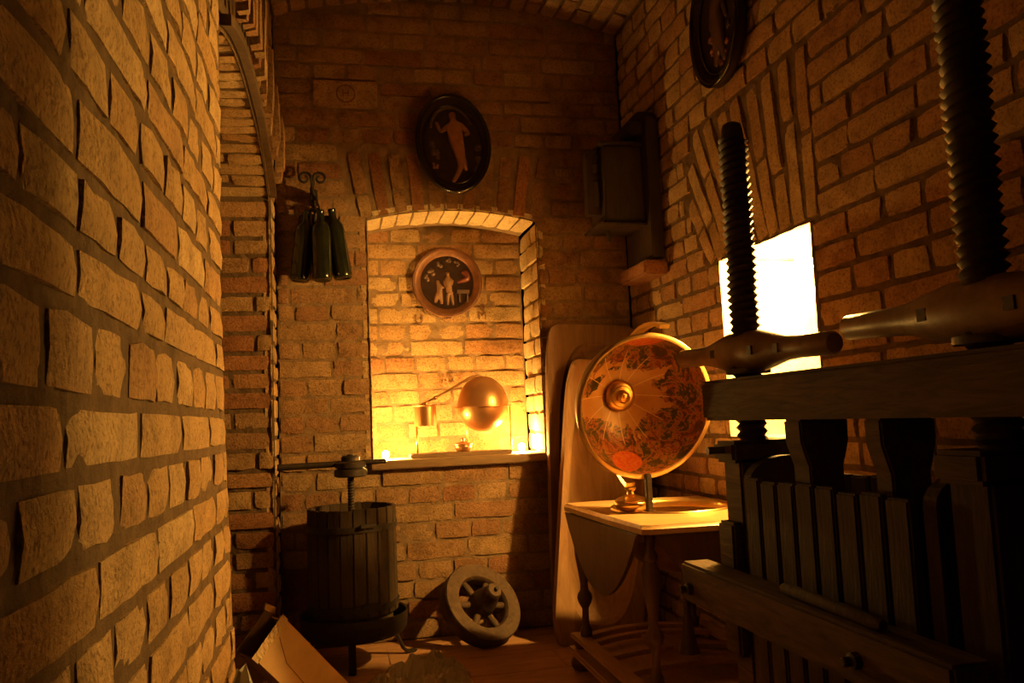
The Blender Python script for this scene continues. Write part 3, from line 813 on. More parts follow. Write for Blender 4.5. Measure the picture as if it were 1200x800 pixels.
for dx, dy in ((.115, -.01), (-.06, .09), (-.03, -.0935)):
    p = eq+V((dx, dy, 0))
    if dy < -.05: continue
    MB().tube([V((p.x, p.y, zt)), p], .0035, 8).build('stand_rod', 'brass', t, smooth='all')
pc = PX(498, 474, 'y', SY); pb_ = PX(498, 499, 'y', SY); pr = .047
MB().lathe([(pr*.94, pb_.z-pc.z), (pr, pb_.z-pc.z), (pr*1.0, -.008), (pr*1.14, -.003), (pr*1.14, 0), (pr*.9, -.002), (pr*.88, pb_.z-pc.z+.006), (0, pb_.z-pc.z+.006)], pc, (0, 0, 1), 32, False).build('cooling_cup', 'copper', t, smooth=40)
MB().lathe([(.013, -.004), (.013, .010), (.009, .013)], pc+V((.004, 0, 0)), (0, 0, 1), 16).build('cup_stopper', 'copper', t, smooth=True)
MB().tube([V((pc.x-pr*.8, SY, zt)), V((pc.x-pr*.8, SY, pb_.z))], .0045, 8).build('cup_leg', 'brass', t, smooth='all')
tp = eq+V((0, 0, Rb*1.18)); jn = PX(510, 466, 'y', SY)
pp = [PX(489, 476, 'y', SY), jn, PX(535, 452, 'y', SY), PX(552, 442, 'y', SY), PX(559, 441, 'y', SY), tp+V((0, 0, -.006))]
MB().tube(pp, [.004, .0045, .005, .006, .0065, .008], 10).build('pipe', 'copper', t, smooth='all')
mb = MB(); mb.lathe([(.0, -.011), (.007, -.008), (.0085, 0), (.007, .008), (0, .011)], jn, pp[2]-jn, 12, False); mb.build('pipe_joint', 'copper', t, smooth='all')
MB().lathe([(.006, 0), (.006, .008), (.0, .012)], tp+V((.02, 0, -.004)), (0, 0, 1), 10).build('valve_knob', 'copper', t, smooth=True)
bc = PX(543, 528, 'y', SY-.02); bc.z = zt
t = empty('spirit_burner', bc); tag(t, 'tiny lidded brown pot under the copper boiler in the niche', 'pot')
MB().lathe([(0, 0), (.024, 0), (.034, .012), (.037, .024), (.034, .030), (0, .030)], bc, (0, 0, 1), 28, False).build('bowl', 'copper', t, smooth='all')
MB().lathe([(.040, .028), (.040, .033), (.018, .040), (.006, .043), (.006, .050), (.008, .056), (0, .060)], bc, (0, 0, 1), 28, False).build('lid', 'copper', t, smooth=40)

# ------------------------------------------------------------------ basket fruit press
BC = PX(413, 640, 'y', 3.14); BC.z = 0; bz0, bz1 = .19, .585
bz1 = PX(413, 597, 'y', 3.0).z
BR = .152
t = empty('fruit_press', BC); tag(t, 'dark slatted basket fruit press on three bent iron legs below the niche', 'fruit press')
NS = 22
for i in range(NS):
    a = 2*math.pi*i/NS; c = BC+V((math.cos(a)*BR, math.sin(a)*BR, (bz0+bz1)/2)); rot = Matrix.Rotation(a, 3, 'Z')
    MB().box(c, (.015, 2*math.pi*BR/NS*.975, bz1-bz0-rng.uniform(0, .006)), rot).build('stave', 'barrel_wood', t, bevel=.002)
for z_ in (bz0+.03, bz1-.07):
    MB().lathe([(BR+.007, -.011), (BR+.0125, -.011), (BR+.0125, .011), (BR+.007, .011), (BR+.007, -.011)], BC+uz*z_, (0, 0, 1), 48, False).build('hoop', 'iron', t, smooth=30)
    a = -1.25; c = BC+V((math.cos(a)*(BR+.018), math.sin(a)*(BR+.018), z_+.012)); MB().box(c, (.012, .06, .014), Matrix.Rotation(a, 3, 'Z')).build('hoop_clasp', 'iron', t, bevel=.002)
MB().lathe([(.0, .125), (.172, .125), (.183, .135), (.188, .185), (.194, .188), (.194, .176), (.190, .132), (.176, .112), (0, .112)], BC, (0, 0, 1), 48, False).build('juice_pan', 'iron', t, smooth=40)
MB().lathe([(0, 0), (BR*.93, 0), (BR*.93, .02), (0, .02)], BC+uz*(bz0-.03), (0, 0, 1), 40, False).build('basket_floor', 'barrel_wood', t, smooth=30)
for a in (math.radians(-95), math.radians(22), math.radians(150)):
    d = V((math.cos(a), math.sin(a), 0)); sd = V((-math.sin(a), math.cos(a), 0))
    pth = [BC+d*.15+uz*.118, BC+d*.168+uz*.075, BC+d*.195+uz*.02, BC+d*.21+uz*.006, BC+d*.245+uz*.006]
    if abs(a) > 1.5 and a < 0: pth = [BC+d*.13+uz*.118, BC+d*.132+uz*.06, BC+d*.134+uz*.006, BC+d*.15+uz*.006]
    MB().strip(pth, lambda i, sd=sd: sd, lambda i, d=d: (d*.6+uz*.8), .026, .010).build('leg', 'iron', t, bevel=.002)
hz = PX(411, 545, 'y', BC.y).z
def helix(mb, o, axis_len, r0, r1, pitch, seg=20, per=6, ax=None):
    """screw thread standing on o along z"""
    n = max(2, int(axis_len/pitch*per)); k = len(mb.v)
    for j in range(n+1):
        z = axis_len*j/n
        for i in range(seg):
            a = 2*math.pi*i/seg; ph = (z/pitch-i/seg) % 1.0
            tri = 1-abs(2*ph-1); r = r0+(r1-r0)*min(1, tri*1.25)
            mb.v.append(V(o)+V((math.cos(a)*r, math.sin(a)*r, z)))
    for j in range(n):
        for i in range(seg):
            i2 = (i+1) % seg; mb.f.append((k+j*seg+i, k+j*seg+i2, k+(j+1)*seg+i2, k+(j+1)*seg+i))
    mb.f.append(tuple(k+i for i in reversed(range(seg)))); mb.f.append(tuple(k+n*seg+i for i in range(seg))); return mb
def thread(mb, o, ln, r0, r1, pitch, seg=24):
    """sharp triangular screw thread: root and crest run as helices"""
    n_ = int(ln/pitch*seg); k = len(mb.v); o = V(o)
    for a in range(n_+seg+1):
        th = 2*math.pi*a/seg; z = min(ln, pitch*a/seg); z2 = min(ln, pitch*(a/seg+.5)); d = V((math.cos(th), math.sin(th), 0))
        mb.v.append(o+d*r0+V((0, 0, z))); mb.v.append(o+d*(r1-.0015*math.sin(a*.7))+V((0, 0, z2)))
    for a in range(n_):
        r_a, c_a, r_b, c_b = k+2*a, k+2*a+1, k+2*a+2, k+2*a+3
        mb.f.append((r_a, r_b, c_b, c_a)); mb.f.append((c_a, c_b, k+2*(a+1+seg), k+2*(a+seg)))
    return mb
helix(MB(), BC+uz*.13, hz-.13+.04, .0105, .0135, .010, 16, 5).build('spindle', 'iron', t, smooth=60)
MB().lathe([(.052, -.042), (.060, -.038), (.060, -.016), (.050, -.013), (.048, -.010), (.056, -.008), (.058, .010), (.042, .014), (.034, .016), (.034, .030), (.028, .036), (0, .036)], BC+uz*hz, (0, 0, 1), 28).build('capstan_nut', 'iron', t, smooth=35)
hl, hr = PX(325, 548, 'y', BC.y), PX(452, 540, 'y', BC.y)
MB().tube([hl, hl+(hr-hl)*.5, hr], [.0125, .0115, .009], 12).build('turning_bar', 'iron', t, smooth=40)

# ------------------------------------------------------------------ wooden wheel leaning on the wall
wc = PX(563, 709, 'y', 3.27); wn_ = V((.38, -.68, .60)).normalized()
wu, wv, _ = frame_from(wn_)
t = empty('cartwheel', V((wc.x, wc.y-.03, 0))); tag(t, 'small thick-rimmed wooden wheel with a long hub leaning on the brick wall', 'wheel')
Rw = .166
MB().lathe([(Rw-.055, -.03), (Rw-.004, -.032), (Rw, -.026), (Rw, .026), (Rw-.004, .032), (Rw-.055, .030), (Rw-.061, .02), (Rw-.061, -.02), (Rw-.055, -.03)], wc, wn_, 48, False).build('rim', 'wheel_wood', t, smooth=35)
MB().lathe([(.022, -.06), (.034, -.055), (.050, -.02), (.053, .015), (.047, .05), (.033, .095), (.033, .105), (.027, .118), (.012, .121), (.0, .121)], wc, wn_, 24).build('hub', 'wheel_wood', t, smooth=40)
for i in range(6):
    a = math.radians(48+60*i); d = wu*math.cos(a)+wv*math.sin(a)
    MB().tube([wc+d*.035, wc+d*.08, wc+d*(Rw-.045)], [.013, .0145, .011], 8).build('spoke', 'wheel_wood', t, smooth='all')
MB().tube([wc+wn_*.11, wc+wn_*.138+V((0, 0, -.004))], .008, 8).build('axle_pin', 'iron', t, smooth=40)

# ------------------------------------------------------------------ dough troughs in the corner
def trough(label, mat, base_l, top_l, width, hol, depth, thick, lip, name='dough_trough'):
    """base_l/top_l: lower and upper end of its left edge; hollow faces the room"""
    e2 = (top_l-base_l); Ln = e2.length; e2.normalize()
    e1 = V((1, 0, 0)); e1 = (e1-e2*e1.dot(e2)).normalized(); e3 = e1.cross(e2).normalized()      # e3 towards the room
    if e3.y > 0: e3 = -e3
    c = base_l+e2*Ln/2+e1*width/2
    seg = 64
    def sup(a, b_, n_, t_):
        co, si = math.cos(t_), math.sin(t_)
        return (math.copysign(abs(co)**(2/n_), co)*a, math.copysign(abs(si)**(2/n_), si)*b_)
    rings = []
    W2, L2 = width/2, Ln/2
    def ring_(a, b_, n_, z, oy=0): rings.append([(*sup(a, b_, n_, 2*math.pi*i/seg), z) for i in range(seg)]); rings[-1] = [(x, y+oy, z_) for x, y, z_ in rings[-1]]
    ring_(W2*.85, L2*.93, 6, -thick); ring_(W2*.97, L2*.98, 9, -thick*.8); ring_(W2, L2, 12, -.01); ring_(W2*.985, L2*.995, 12, 0)
    a, b_ = hol
    ring_(a, b_, 3.0, 0, lip); ring_(a*.975, b_*.985, 3.0, -.012, lip); ring_(a*.90, b_*.93, 2.8, -depth*.62, lip); ring_(a*.74, b_*.82, 2.6, -depth*.93, lip); ring_(a*.4, b_*.5, 2.3, -depth, lip)
    mb = MB()
    for rg in rings: mb.v += [c+e1*x+e2*y_+e3*z for x, y_, z in rg]
    for j in range(len(rings)-1):
        for i in range(seg):
            i2 = (i+1) % seg; mb.f.append((j*seg+i, j*seg+i2, (j+1)*seg+i2, (j+1)*seg+i))
    mb.f.append(tuple(reversed(range(seg)))); mb.f.append(tuple((len(rings)-1)*seg+i for i in range(seg)))
    o = mb.build(name, mat, None, smooth=38); tag(o, label, 'trough', 'hollowed wooden troughs leaning in the corner'); return o
bl = PX(642, 742, 'z', 0); bl = V((.815, 3.23, .004)); tlp = PX(640, 378, 'y', 3.30)
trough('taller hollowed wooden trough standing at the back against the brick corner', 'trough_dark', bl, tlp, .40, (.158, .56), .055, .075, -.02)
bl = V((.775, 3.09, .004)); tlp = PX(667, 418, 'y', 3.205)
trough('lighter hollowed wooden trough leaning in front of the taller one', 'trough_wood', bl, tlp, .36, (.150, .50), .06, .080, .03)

# ------------------------------------------------------------------ globe drinks table
TZ = .56
t = empty('globe_table', V((1.01, 2.48, 0))); tag(t, 'old globe drinks table, its map-lined lid open above a wooden top', 'globe table')
hc = V((1.035, 2.50, TZ)); HR = .190
outer = [(.762, 2.80), (.768, 2.60), (.776, 2.35), (.790, 2.11), (1.0, 2.10), (1.235, 2.11), (1.248, 2.35), (1.252, 2.60), (1.25, 2.77), (1.15, 2.785), (1.01, 2.80), (.86, 2.81)]
# top board with a round hole: bridge outline samples to the circle
def outline(n):
    pts = [V((x, y, 0)) for x, y in outer]; m_ = len(pts); out = []
    for k_ in range(n):
        a = 2*math.pi*k_/n; d = V((math.cos(a), math.sin(a), 0)); best_ = None
        for i in range(m_):
            p, q_ = pts[i]-V((hc.x, hc.y, 0)), pts[(i+1) % m_]-V((hc.x, hc.y, 0)); e = q_-p
            den = d.x*e.y-d.y*e.x
            if abs(den) < 1e-9: continue
            s_ = (p.x*e.y-p.y*e.x)/den; r_ = (p.x*d.y-p.y*d.x)/den
            if s_ > 0 and -1e-6 <= r_ <= 1+1e-6: best_ = s_ if best_ is None else min(best_, s_)
        out.append((d, best_))
    return out
ol = outline(120); n = len(ol); mb = MB(); prof = [(1.0, -.024, 0), (1.0, -.010, 0), (1.0, -.006, -.006), (1.0, 0, -.010), (0, 0, .006), (0, -.003, 0), (0, -.024, 0)]
for kind_, z, dr in prof:
    for d, s_ in ol: mb.v.append(hc+d*((s_ if kind_ else HR)+dr)+uz*z)
for j in range(len(prof)):
    j2 = (j+1) % len(prof)
    for i in range(n):
        i2 = (i+1) % n; mb.f.append((j*n+i, j*n+i2, j2*n+i2, j2*n+i))
mb.build('table_top', 'table_wood', t, smooth=35)
MB().lathe([(HR+.004, -.002), (HR+.002, .005), (HR-.006, .005), (HR-.010, -.006), (HR-.010, -.02)], hc, (0, 0, 1), 56, False).build('hole_ring', 'brass', t, smooth='all')
# lower bowl with its tray
MB().lathe([(HR*math.cos(a), -HR*math.sin(a)-.01) for a in [math.pi/2*i/10 for i in range(11)]], hc, (0, 0, 1), 48, False).build('lower_bowl', 'globe_back', t, smooth='all')
MB().lathe([(0, 0), (HR-.022, 0), (HR-.022, .006), (0, .006)], hc-uz*.055, (0, 0, 1), 48, False).build('bottle_tray', 'globe_back', t, smooth=30)  # darker tone on the tray paints in the shade down the hole
# half-round hanging panels below the top
def flap(pa, pb2, drop, z):
    pa, pb2 = V((*pa, z)), V((*pb2, z)); e = pb2-pa; nrm = e.normalized().cross(uz)*.012
    pts = [pa, pa]+[pa+e*((s_+1)/2)-uz*(drop*(1-abs(s_)**2.0)) for s_ in [-1+i/12 for i in range(1, 24)]]+[pb2]
    MB().prism(pts[1:], nrm).build('hanging_panel', 'turned_wood', t, bevel=.002)
flap((.776, 2.80), (.796, 2.15), .215, TZ-.03)
flap((1.215, 2.16), (.83, 2.13), .16, TZ-.03)
flap((1.238, 2.80), (1.232, 2.15), .215, TZ-.03)
MB().strip([V((.80, 2.16, 0))+uz*(TZ-.035), V((.79, 2.78, TZ-.035))], lambda i: nx, lambda i: uz, .02, .03).build('top_rail', 'turned_wood', t)
SZ = .125
LEG = [(.020, 0), (.020, .02), (.012, .035), (.011, .09), (.022, .11), (.026, .125), (.022, .14), (.014, .15), (.013, .17), (.020, .22), (.027, .27), (.026, .30), (.016, .325), (.022, .335), (.022, .345), (.013, .36), (.018, .40), (.018, TZ-.024-SZ)]
for x_, y_ in ((.805, 2.74), (.835, 2.19), (1.19, 2.19), (1.19, 2.74)):
    MB().lathe(LEG, V((x_, y_, SZ)), (0, 0, 1), 20).build('leg', 'turned_wood', t, smooth=50)
# slotted shelf: frame bars and curved cross bars
bars = [([(.79, 2.80), (.79, 2.12)], .05), ([(1.235, 2.80), (1.235, 2.12)], .05)]
for yb_, bul, w_ in ((2.74, .08, .04), (2.655, .075, .035), (2.50, .05, .05), (2.33, .045, .045), (2.14, .0, .05)):
    bars.append(([(.79+.445*i/14, yb_+bul*math.sin(math.pi*i/14)) for i in range(15)], w_))
bars.append(([(1.0, 2.70), (1.02, 2.56), (1.10, 2.44), (1.20, 2.36)], .035))
for k_, (pth, w_) in enumerate(bars):
    P3 = [V((x, y, SZ-.008)) for x, y in pth]
    def sd(i, P3=P3):
        tt = P3[min(i+1, len(P3)-1)]-P3[max(i-1, 0)]; return tt.normalized().cross(uz)
    MB().strip(P3, sd, lambda i: uz, w_, .016-.0004*k_).build('shelf_bar', 'shelf_wood', t, bevel=.003)
MB().span((.765, 2.10, .048), (1.255, 2.85, .070)).build('plinth_board', 'shelf_wood', t, bevel=.006)
for x_, y_ in ((.80, 2.80), (.80, 2.14), (1.22, 2.80), (1.22, 2.14)):
    MB().lathe([(.024, 0), (.034, .012), (.036, .026), (.026, .045), (.022, .048)], V((x_, y_, 0)), (0, 0, 1), 18).build('bun_foot', 'turned_wood', t, smooth=50)
    MB().lathe([(.016, 0), (.024, .015), (.016, .038)], V((x_, y_, .07)), (0, 0, 1), 16).build('spacer', 'turned_wood', t, smooth=50)
pp_ = PX(808, 764, 'z', SZ)
MB().lathe([(.034, 0), (.030, .012), (.020, .05), (.014, .085), (.018, .1), (.012, .115), (.012, hc.z-HR-SZ-.0)], V((pp_.x, pp_.y, SZ)), (0, 0, 1), 20).build('centre_post', 'turned_wood', t, smooth=50)
# open lid: half globe, hollow side to the room
gc = PX(757, 476, 'y', 2.345); GR = .213
gn = (_r*.27-_u*.10-_f*.95).normalized()                # direction the hollow faces (chosen from the photograph, fixed in the room)
gn = V((round(gn.x, 3), round(gn.y, 3), round(gn.z, 3))).normalized()
gv = (uz-gn*uz.dot(gn)).normalized(); gu = gv.cross(gn)
def shell(r, name, mat, n_=18, seg=56, parent=t):
    mb = MB(); ks = []
    for j in range(n_+1):
        a = math.pi/2*j/n_
        for i in range(seg):
            b_ = 2*math.pi*i/seg; mb.v.append(V((r*math.cos(a)*math.cos(b_), r*math.cos(a)*math.sin(b_), -r*math.sin(a))))
    for j in range(n_):
        for i in range(seg):
            i2 = (i+1) % seg; mb.f.append((j*seg+i, j*seg+i2, (j+1)*seg+i2, (j+1)*seg+i))
    o = mb.build(name, mat, None, smooth='all', keep_origin=True)
    o.matrix_basis = Matrix(((gu.x, gv.x, gn.x, gc.x), (gu.y, gv.y, gn.y, gc.y), (gu.z, gv.z, gn.z, gc.z), (0, 0, 0, 1)))
    set_parent(o, parent); return o
lid = shell(GR-.004, 'globe_lid', 'globe_print')
lid['label'] = 'map print lining the open half globe'
shell(GR, 'lid_outside', 'globe_back', parent=t)
MB().lathe([(GR-.006, -.002), (GR+.006, -.008), (GR+.009, .0), (GR+.006, .006), (GR-.006, .004)], gc, gn, 64, False, up=V((0, 0, 1))).build('lid_rim', 'globe_rim', lid, smooth='all')
MB().lathe([(.050, .012), (.050, .02), (.044, .026), (.036, .027), (.033, .032), (.022, .034), (.020, .046), (.014, .050), (.012, .046), (.008, .047), (.006, .051), (0, .053)], gc-gn*(GR-.004), gn, 36, False, up=V((0, 0, 1))).build('lid_boss', 'brass', lid, smooth=40)
# meridian arm behind the lid and its hinge post
md_ = (gv*.99+gu*.13).normalized()
ma = [gc+(md_*math.cos(a)-gn*math.sin(a))*(GR+.036) for a in [math.radians(-10+i*8) for i in range(24)]]
MB().strip(ma, lambda i: gu, lambda i: ((ma[i]-gc).normalized()), .030, .012).build('meridian_arm', 'brass', t)
hp = PX(757, 580, 'z', TZ); hp = V((gc.x, gc.y+.03, TZ))
MB().span((hp.x-.004, hp.y-.008, TZ), (hp.x+.014, hp.y+.012, gc.z-GR+.012)).build('hinge_post', 'iron', t, bevel=.003)
# lidded brass jar on the table
jp = PX(740, 597, 'z', TZ+.005); jp.z = TZ+.004
t = empty('brass_jar', jp); tag(t, 'squat brass jar with a knobbed lid on the globe table', 'jar')
MB().lathe([(.034, 0), (.046, .004), (.052, .014), (.052, .022), (.048, .028), (0, .028)], jp, (0, 0, 1), 32).build('jar_body', 'brass', t, smooth='all')
MB().lathe([(.050, .027), (.050, .031), (.040, .038), (.022, .045), (.012, .049), (.010, .056), (.017, .064), (.017, .069), (.010, .072), (0, .072)], jp, (0, 0, 1), 32).build('jar_lid', 'brass', t, smooth=45)

# ------------------------------------------------------------------ big twin-screw press
t = empty('wine_press', V((.97, 1.43, 0))); tag(t, 'large dark twin-screw wooden press with a slatted box beside the side wall', 'press')
SX, SYF, SYN = .965, 1.81, 1.06
bt = PX(822, 447, 'x', .89).z; bb_ = PX(824, 493, 'x', .89).z
yF = PX(822, 470, 'x', .89).y
mb = MB()
def beam_pt(s_, t_):
    a = 2*math.pi*t_; return None
mb.span((.89, .62, bb_), (1.04, yF, bt)); mb.build('top_beam', 'press_wood', t, bevel=.008)
ztop = PX(858, 143, 'x', SX).z
for y_ in (SYF, SYN):
    mb = MB(); thread(mb, V((SX, y_, .60)), ztop-.045-.60, .0285, .0365, .018, 28)
    mb.lathe([(.028, ztop-.05), (.026, ztop-.02), (.022, ztop-.006), (.012, ztop)], V((SX, y_, 0)), (0, 0, 1), 24)
    mb.build('screw', 'screw_iron', t, smooth=30)
nz = PX(872, 413, 'x', SX).z
PN = [(.004, -.332), (.020, -.331), (.0245, -.325), (.0248, -.22), (.028, -.165), (.040, -.105), (.049, -.06), (.050, 0), (.049, .06), (.040, .105), (.028, .165), (.0248, .22), (.0245, .325), (.020, .331), (.004, .332)]
for y_, rz in ((SYF, .05), (SYN, .03)):
    ax = V((math.sin(rz), -math.cos(rz), -.03)).normalized()
    nt_ = MB().lathe(PN, V((SX, y_, nz)), ax, 28, up=V((0, 0, 1))).build('winged_nut', 'nut_wood', t, smooth=40)
    for off in (.085, .165, -.085):
        rr_ = .044 if abs(off) < .1 else .028; MB().box(V((SX-rr_+.004, y_, nz))+ax*off, (.012, .020, .020)).build('bar_socket', 'iron', nt_)
    MB().lathe([(.052, -.052), (.052, -.04)], V((SX, y_, nz)), (0, 0, 1), 24).build('washer', 'iron', nt_, smooth=30)
# pressing blocks under the beam
for y0_, y1_ in ((1.50, 1.562), (1.25, 1.297)):
    z0_ = .62; xs_ = (.903, 1.012)
    poly = [V((xs_[0]+dx, y0_, z)) for dx, z in ((0, bb_), (.001, bb_-.045), (.008, bb_-.07), (.016, bb_-.095), (.016, z0_))]+[V((xs_[1]-dx, y0_, z)) for dx, z in ((.016, z0_), (.016, bb_-.095), (.008, bb_-.07), (.001, bb_-.045), (0, bb_))]
    MB().prism(poly, (0, y1_-y0_, 0)).build('pressing_block', 'press_wood', t, bevel=.004)
MB().span((.90, 1.19, .585), (1.07, 1.66, .62)).build('pressing_board', 'press_wood', t, bevel=.004)
# slatted box
XS0, XS1, YS0, YS1 = .875, 1.09, 1.155, 1.70
zs1 = PX(862, 559, 'x', XS0).z
nsl = 8
for xs_ in (XS0, XS1):
    for i in range(nsl):
        a = YS0+(YS1-YS0)*i/nsl; b_ = YS0+(YS1-YS0)*(i+1)/nsl
        MB().span((xs_-.0, a+.005, .14), (xs_+.022, b_-.005, zs1+rng.uniform(-.004, .004))).build('slat', 'slat_wood', t, bevel=.004)
for y_ in (YS1+.004, YS0-.034):
    poly = [V((XS0+.02, y_, .14)), V((XS1+.005, y_, .14)), V((XS1+.005, y_, zs1-.01))]+[V(((XS0+XS1)/2+.012+math.cos(a)*.10, y_, zs1-.01+math.sin(a)*.055)) for a in [math.pi*i/12 for i in range(0, 13)]]+[V((XS0+.02, y_, zs1-.01))]
    MB().prism(poly, (0, .03, 0)).build('end_board', 'slat_wood', t, bevel=.004)
MB().span((XS0, YS0, .11), (XS1+.02, YS1, .14)).build('box_floor', 'slat_wood', t, bevel=.004)
# clamping beams, uprights, yokes
lt = PX(798, 657, 'x', .80).z; lb = PX(846, 725, 'x', .80).z; ly = PX(798, 660, 'x', .80).y
MB().span((.80, 1.0, lb), (.872, ly, lt)).build('clamp_beam', 'press_wood', t, bevel=.006)
MB().span((1.115, 1.0, lb), (1.185, ly, lt)).build('clamp_beam', 'press_wood', t, bevel=.006)
for y0_ in (1.765, 1.02):
    MB().span((.905, y0_, 0), (1.045, y0_+.085, .785)).build('upright', 'press_wood' if y0_ > 1.5 else 'slat_wood', t, bevel=.006)  # near upright takes the darker slat wood to paint in the dimness there
    MB().span((.885, y0_-.008, .735), (1.065, y0_+.093, .785)).build('yoke', 'press_wood', t, bevel=.008)
    MB().span((.80, y0_-.02, 0), (1.19, y0_+.105, .09)).build('foot_beam', 'press_wood', t, bevel=.008)
    if y0_ < 1.5: continue
    MB().tube([V((.845, y0_+.04, .765)), V((.89, y0_+.04, .765))], .009, 10).build('yoke_pin', 'iron', t, smooth=40)
    MB().span((.878, y0_+.005, .30), (.908, y0_+.08, .60)).build('upright_cheek', 'press_wood', t, bevel=.006)
for px_x, px_y in ((810, 690), (1005, 774)):
    p = PX(px_x, px_y, 'x', .80); MB().lathe([(.014, 0), (.014, .012), (.008, .014), (.008, .026), (.006, .028)], p, (-1, 0, 0), 8, up=V((0, 1, 0))).build('bolt', 'iron', t, smooth=40)
# near end post seen dark at the frame edge
MB().span((1.06, .86, .0), (1.2, .98, .80)).build('end_post', 'press_wood', t, bevel=.01)
# dowel lying on the clamp beam
a, b_ = PX(918, 688, 'z', lt+.012), PX(1035, 733, 'z', lt+.012)
o = MB().tube([a, a+(b_-a)*.05, a+(b_-a)*.95, b_], [.008, .0115, .0115, .008], 12).build('wooden_rod', 'slat_wood', None, smooth=40)
tag(o, 'short dark wooden rod lying along the lower beam of the press', 'rod')

# ------------------------------------------------------------------ carton and plastic on the floor
A, C_, B_ = PX(331, 722, 'y', 2.44), PX(297, 771, 'y', 2.38), PX(394, 800, 'y', 2.56)
e1 = (C_-A); wC = e1.length*1.0; e1.normalize(); e2 = (B_-A); e2 = (e2-e1*e2.dot(e1)).normalized()
e3 = e1.cross(e2); e3 = -e3 if e3.y < 0 else e3
e3 = e3.normalized()
Lc = (A.z-.012)/-e2.z*.93; Dc = 1.0; e3 = PX(313, 717, 'y', A.y+.11)-A
# rest on its lowest corner
low = min((A+e1*i*wC+e2*Lc+e3*k_*Dc).z for i in (0, 1) for k_ in (0, 1))
sh = V((0, 0, -low+.003)) if abs(low) < .08 else V((0, 0, 0))
t = empty('cardboard_carton', (A+e2*Lc)+V((0, 0, 0))); t.location.z = 0; tag(t, 'open brown cardboard carton tipped over on the floor, tape shining on its edge', 'carton')
def panel(o_, u_, v_, lu, lv, name, mat, th=.004):
    n_ = V(u_).normalized().cross(V(v_).normalized()).normalized()
    return MB().prism([o_, o_+u_*lu, o_+u_*lu+v_*lv, o_+v_*lv], n_*th).build(name, mat, t)
panel(A, e1, e2, wC, Lc, 'front_panel', 'carton')
panel(A+e3*Dc-e2*.012, e1, e2, wC*1.28, Lc*.9, 'back_panel', 'carton_shaded')
e3l = e3.length; e3n = e3.normalized()
panel(A+e2*.02, e3n, e2, e3l, Lc-.02, 'side_panel', 'carton')
panel(A+e1*wC, e3n, e2, e3l, Lc, 'side_panel', 'carton_shaded')
panel(A+e2*Lc, e1, e3n, wC, e3l, 'bottom_panel', 'carton_shaded')
fl = (-e2*.55-e3*.2+e1*.1).normalized()
panel(A+e3-e2*.012, (-e1-e2*.6).normalized(), (e2*.6-e1*.2+e3n*.1).normalized(), .018, .045, 'flap', 'carton')
# crumpled tape along the open edge
mb = MB()
def tp_(s_, q_):
    p = A+e1*(wC*(-.03+1.06*s_))+e2*(-.006+.026*q_)-e3n*(.006+.004*noise.noise(V((s_*14, q_*4, 2))))
    return p
mb.patch(tp_, 26, 4); mb.build('packing_tape', 'tape', t, flipfix=False)
MB().strip([A+e1*wC*.35+e2*.03-e3n*.0045, A+e1*wC*.62+e2*.10-e3n*.0045, A+e1*wC*.7+e2*Lc*.6-e3n*.0045], lambda i: e1, lambda i: e3n, .002, .001).build('crease', 'carton_shaded', t)

def crumple(name, mat, c, sx_, sy_, h, label, seed, cat='plastic'):
    mb = MB(); nu, nv = 34, 18
    def fn(s_, q_):
        x, y_ = (s_-.5)*2, (q_-.5)*2; r_ = math.sqrt(x*x+y_*y_)
        p = V((x*1.5+y_*.6, y_*3.2, seed))
        ridge = .5+.55*noise.noise(p*1.1)+.35*(1-abs(noise.noise(p*2.3))*2)+.16*(1-abs(noise.noise(p*5))*2)
        env = max(0, 1-abs(x)**3)*max(0, 1-abs(y_)**3)
        wob = noise.noise(V((x*1.5, y_*1.5, seed+9)))*.18
        return V(c)+V((x*sx_*(1+wob), y_*sy_*(1+wob), .004+h*env*max(.05, ridge)))
    mb.patch(fn, nu, nv)
    o = mb.build(name, mat, None, flipfix=False); tag(o, label, cat); return o
pc_ = PX(478, 796, 'z', .0)
crumple('plastic_sheet', 'plastic_film', (pc_.x+.035, pc_.y-.10, .0), .165, .11, .10, 'crumpled clear plastic sheet lying on the floor before the fruit press', 3.1)
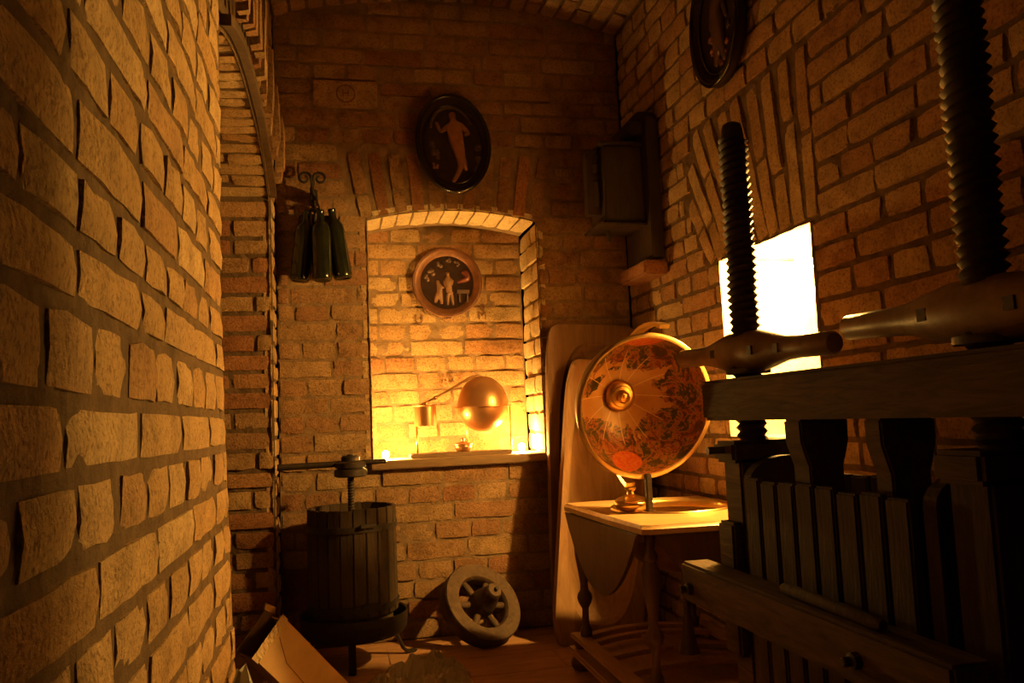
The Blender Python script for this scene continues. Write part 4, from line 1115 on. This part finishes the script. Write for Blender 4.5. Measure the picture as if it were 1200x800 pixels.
# grey plastic bag at the foot of the ochre wall
c = V((-.163, 1.45, 0)); mb = MB(); seg = 28
for j in range(15):
    h_ = j/14; z = .47*h_; rr = .038*(1-.55*h_**2.2)*(1.0 if h_ < .95 else .5)
    for i in range(seg):
        a = 2*math.pi*i/seg; k_ = 1+.45*noise.noise(V((math.cos(a)*2, math.sin(a)*2, z*9)))+.25*noise.noise(V((math.cos(a)*6, math.sin(a)*6, z*20)))
        mb.v.append(c+V((math.cos(a)*rr*k_+.006*h_, math.sin(a)*rr*1.3*k_, z+.02*noise.noise(V((a, z*8, 3)))*(h_ > .1)+.002)))
for j in range(14):
    for i in range(seg):
        i2 = (i+1) % seg; mb.f.append((j*seg+i, j*seg+i2, (j+1)*seg+i2, (j+1)*seg+i))
mb.f.append(tuple(reversed(range(seg)))); mb.f.append(tuple(14*seg+i for i in range(seg)))
o = mb.build('plastic_bag', 'plastic_grey', None, smooth=30); tag(o, 'grey plastic bag standing crumpled at the foot of the ochre brick wall', 'bag')
# ------------------------------------------------------------------ lamps
def bulb(name, p, mat, axis, label, r):
    t = empty(name, p)
    a = V(axis).normalized(); p = V(p)
    MB().lathe([(0.001, -r*1.05), (r*.6, -r*.85), (r, -.1*r), (r*.9, .5*r), (r*.5, 1.15*r), (r*.42, 1.5*r)], p, a, 20, up=V((0, 1, .3))).build('glass_bulb', mat, t, smooth='all')
    MB().lathe([(r*.46, 1.5*r), (r*.46, 2.3*r), (r*.3, 2.5*r)], p, a, 16, up=V((0, 1, .3))).build('socket', 'iron', t, smooth=True)
    tag(t, label, 'lamp'); return t
bulb('light_bulb', (1.42, 2.27, 1.298), 'lamp_window', (1, 0, 0), 'bare glowing bulb hanging in the plastered opening of the side wall', .026)
bulb('light_bulb', (NX0+.055, YB+.12, NZ0+.016), 'lamp_niche', (0, 1, .0), 'small glowing bulb lying at the cooling cup end of the lit niche', .016)
bulb('light_bulb', (NX1-.065, YB+.17, NZ0+.018), 'lamp_niche', (0, 1, .0), 'small glowing bulb lying in the niche beside the round copper boiler', .016)
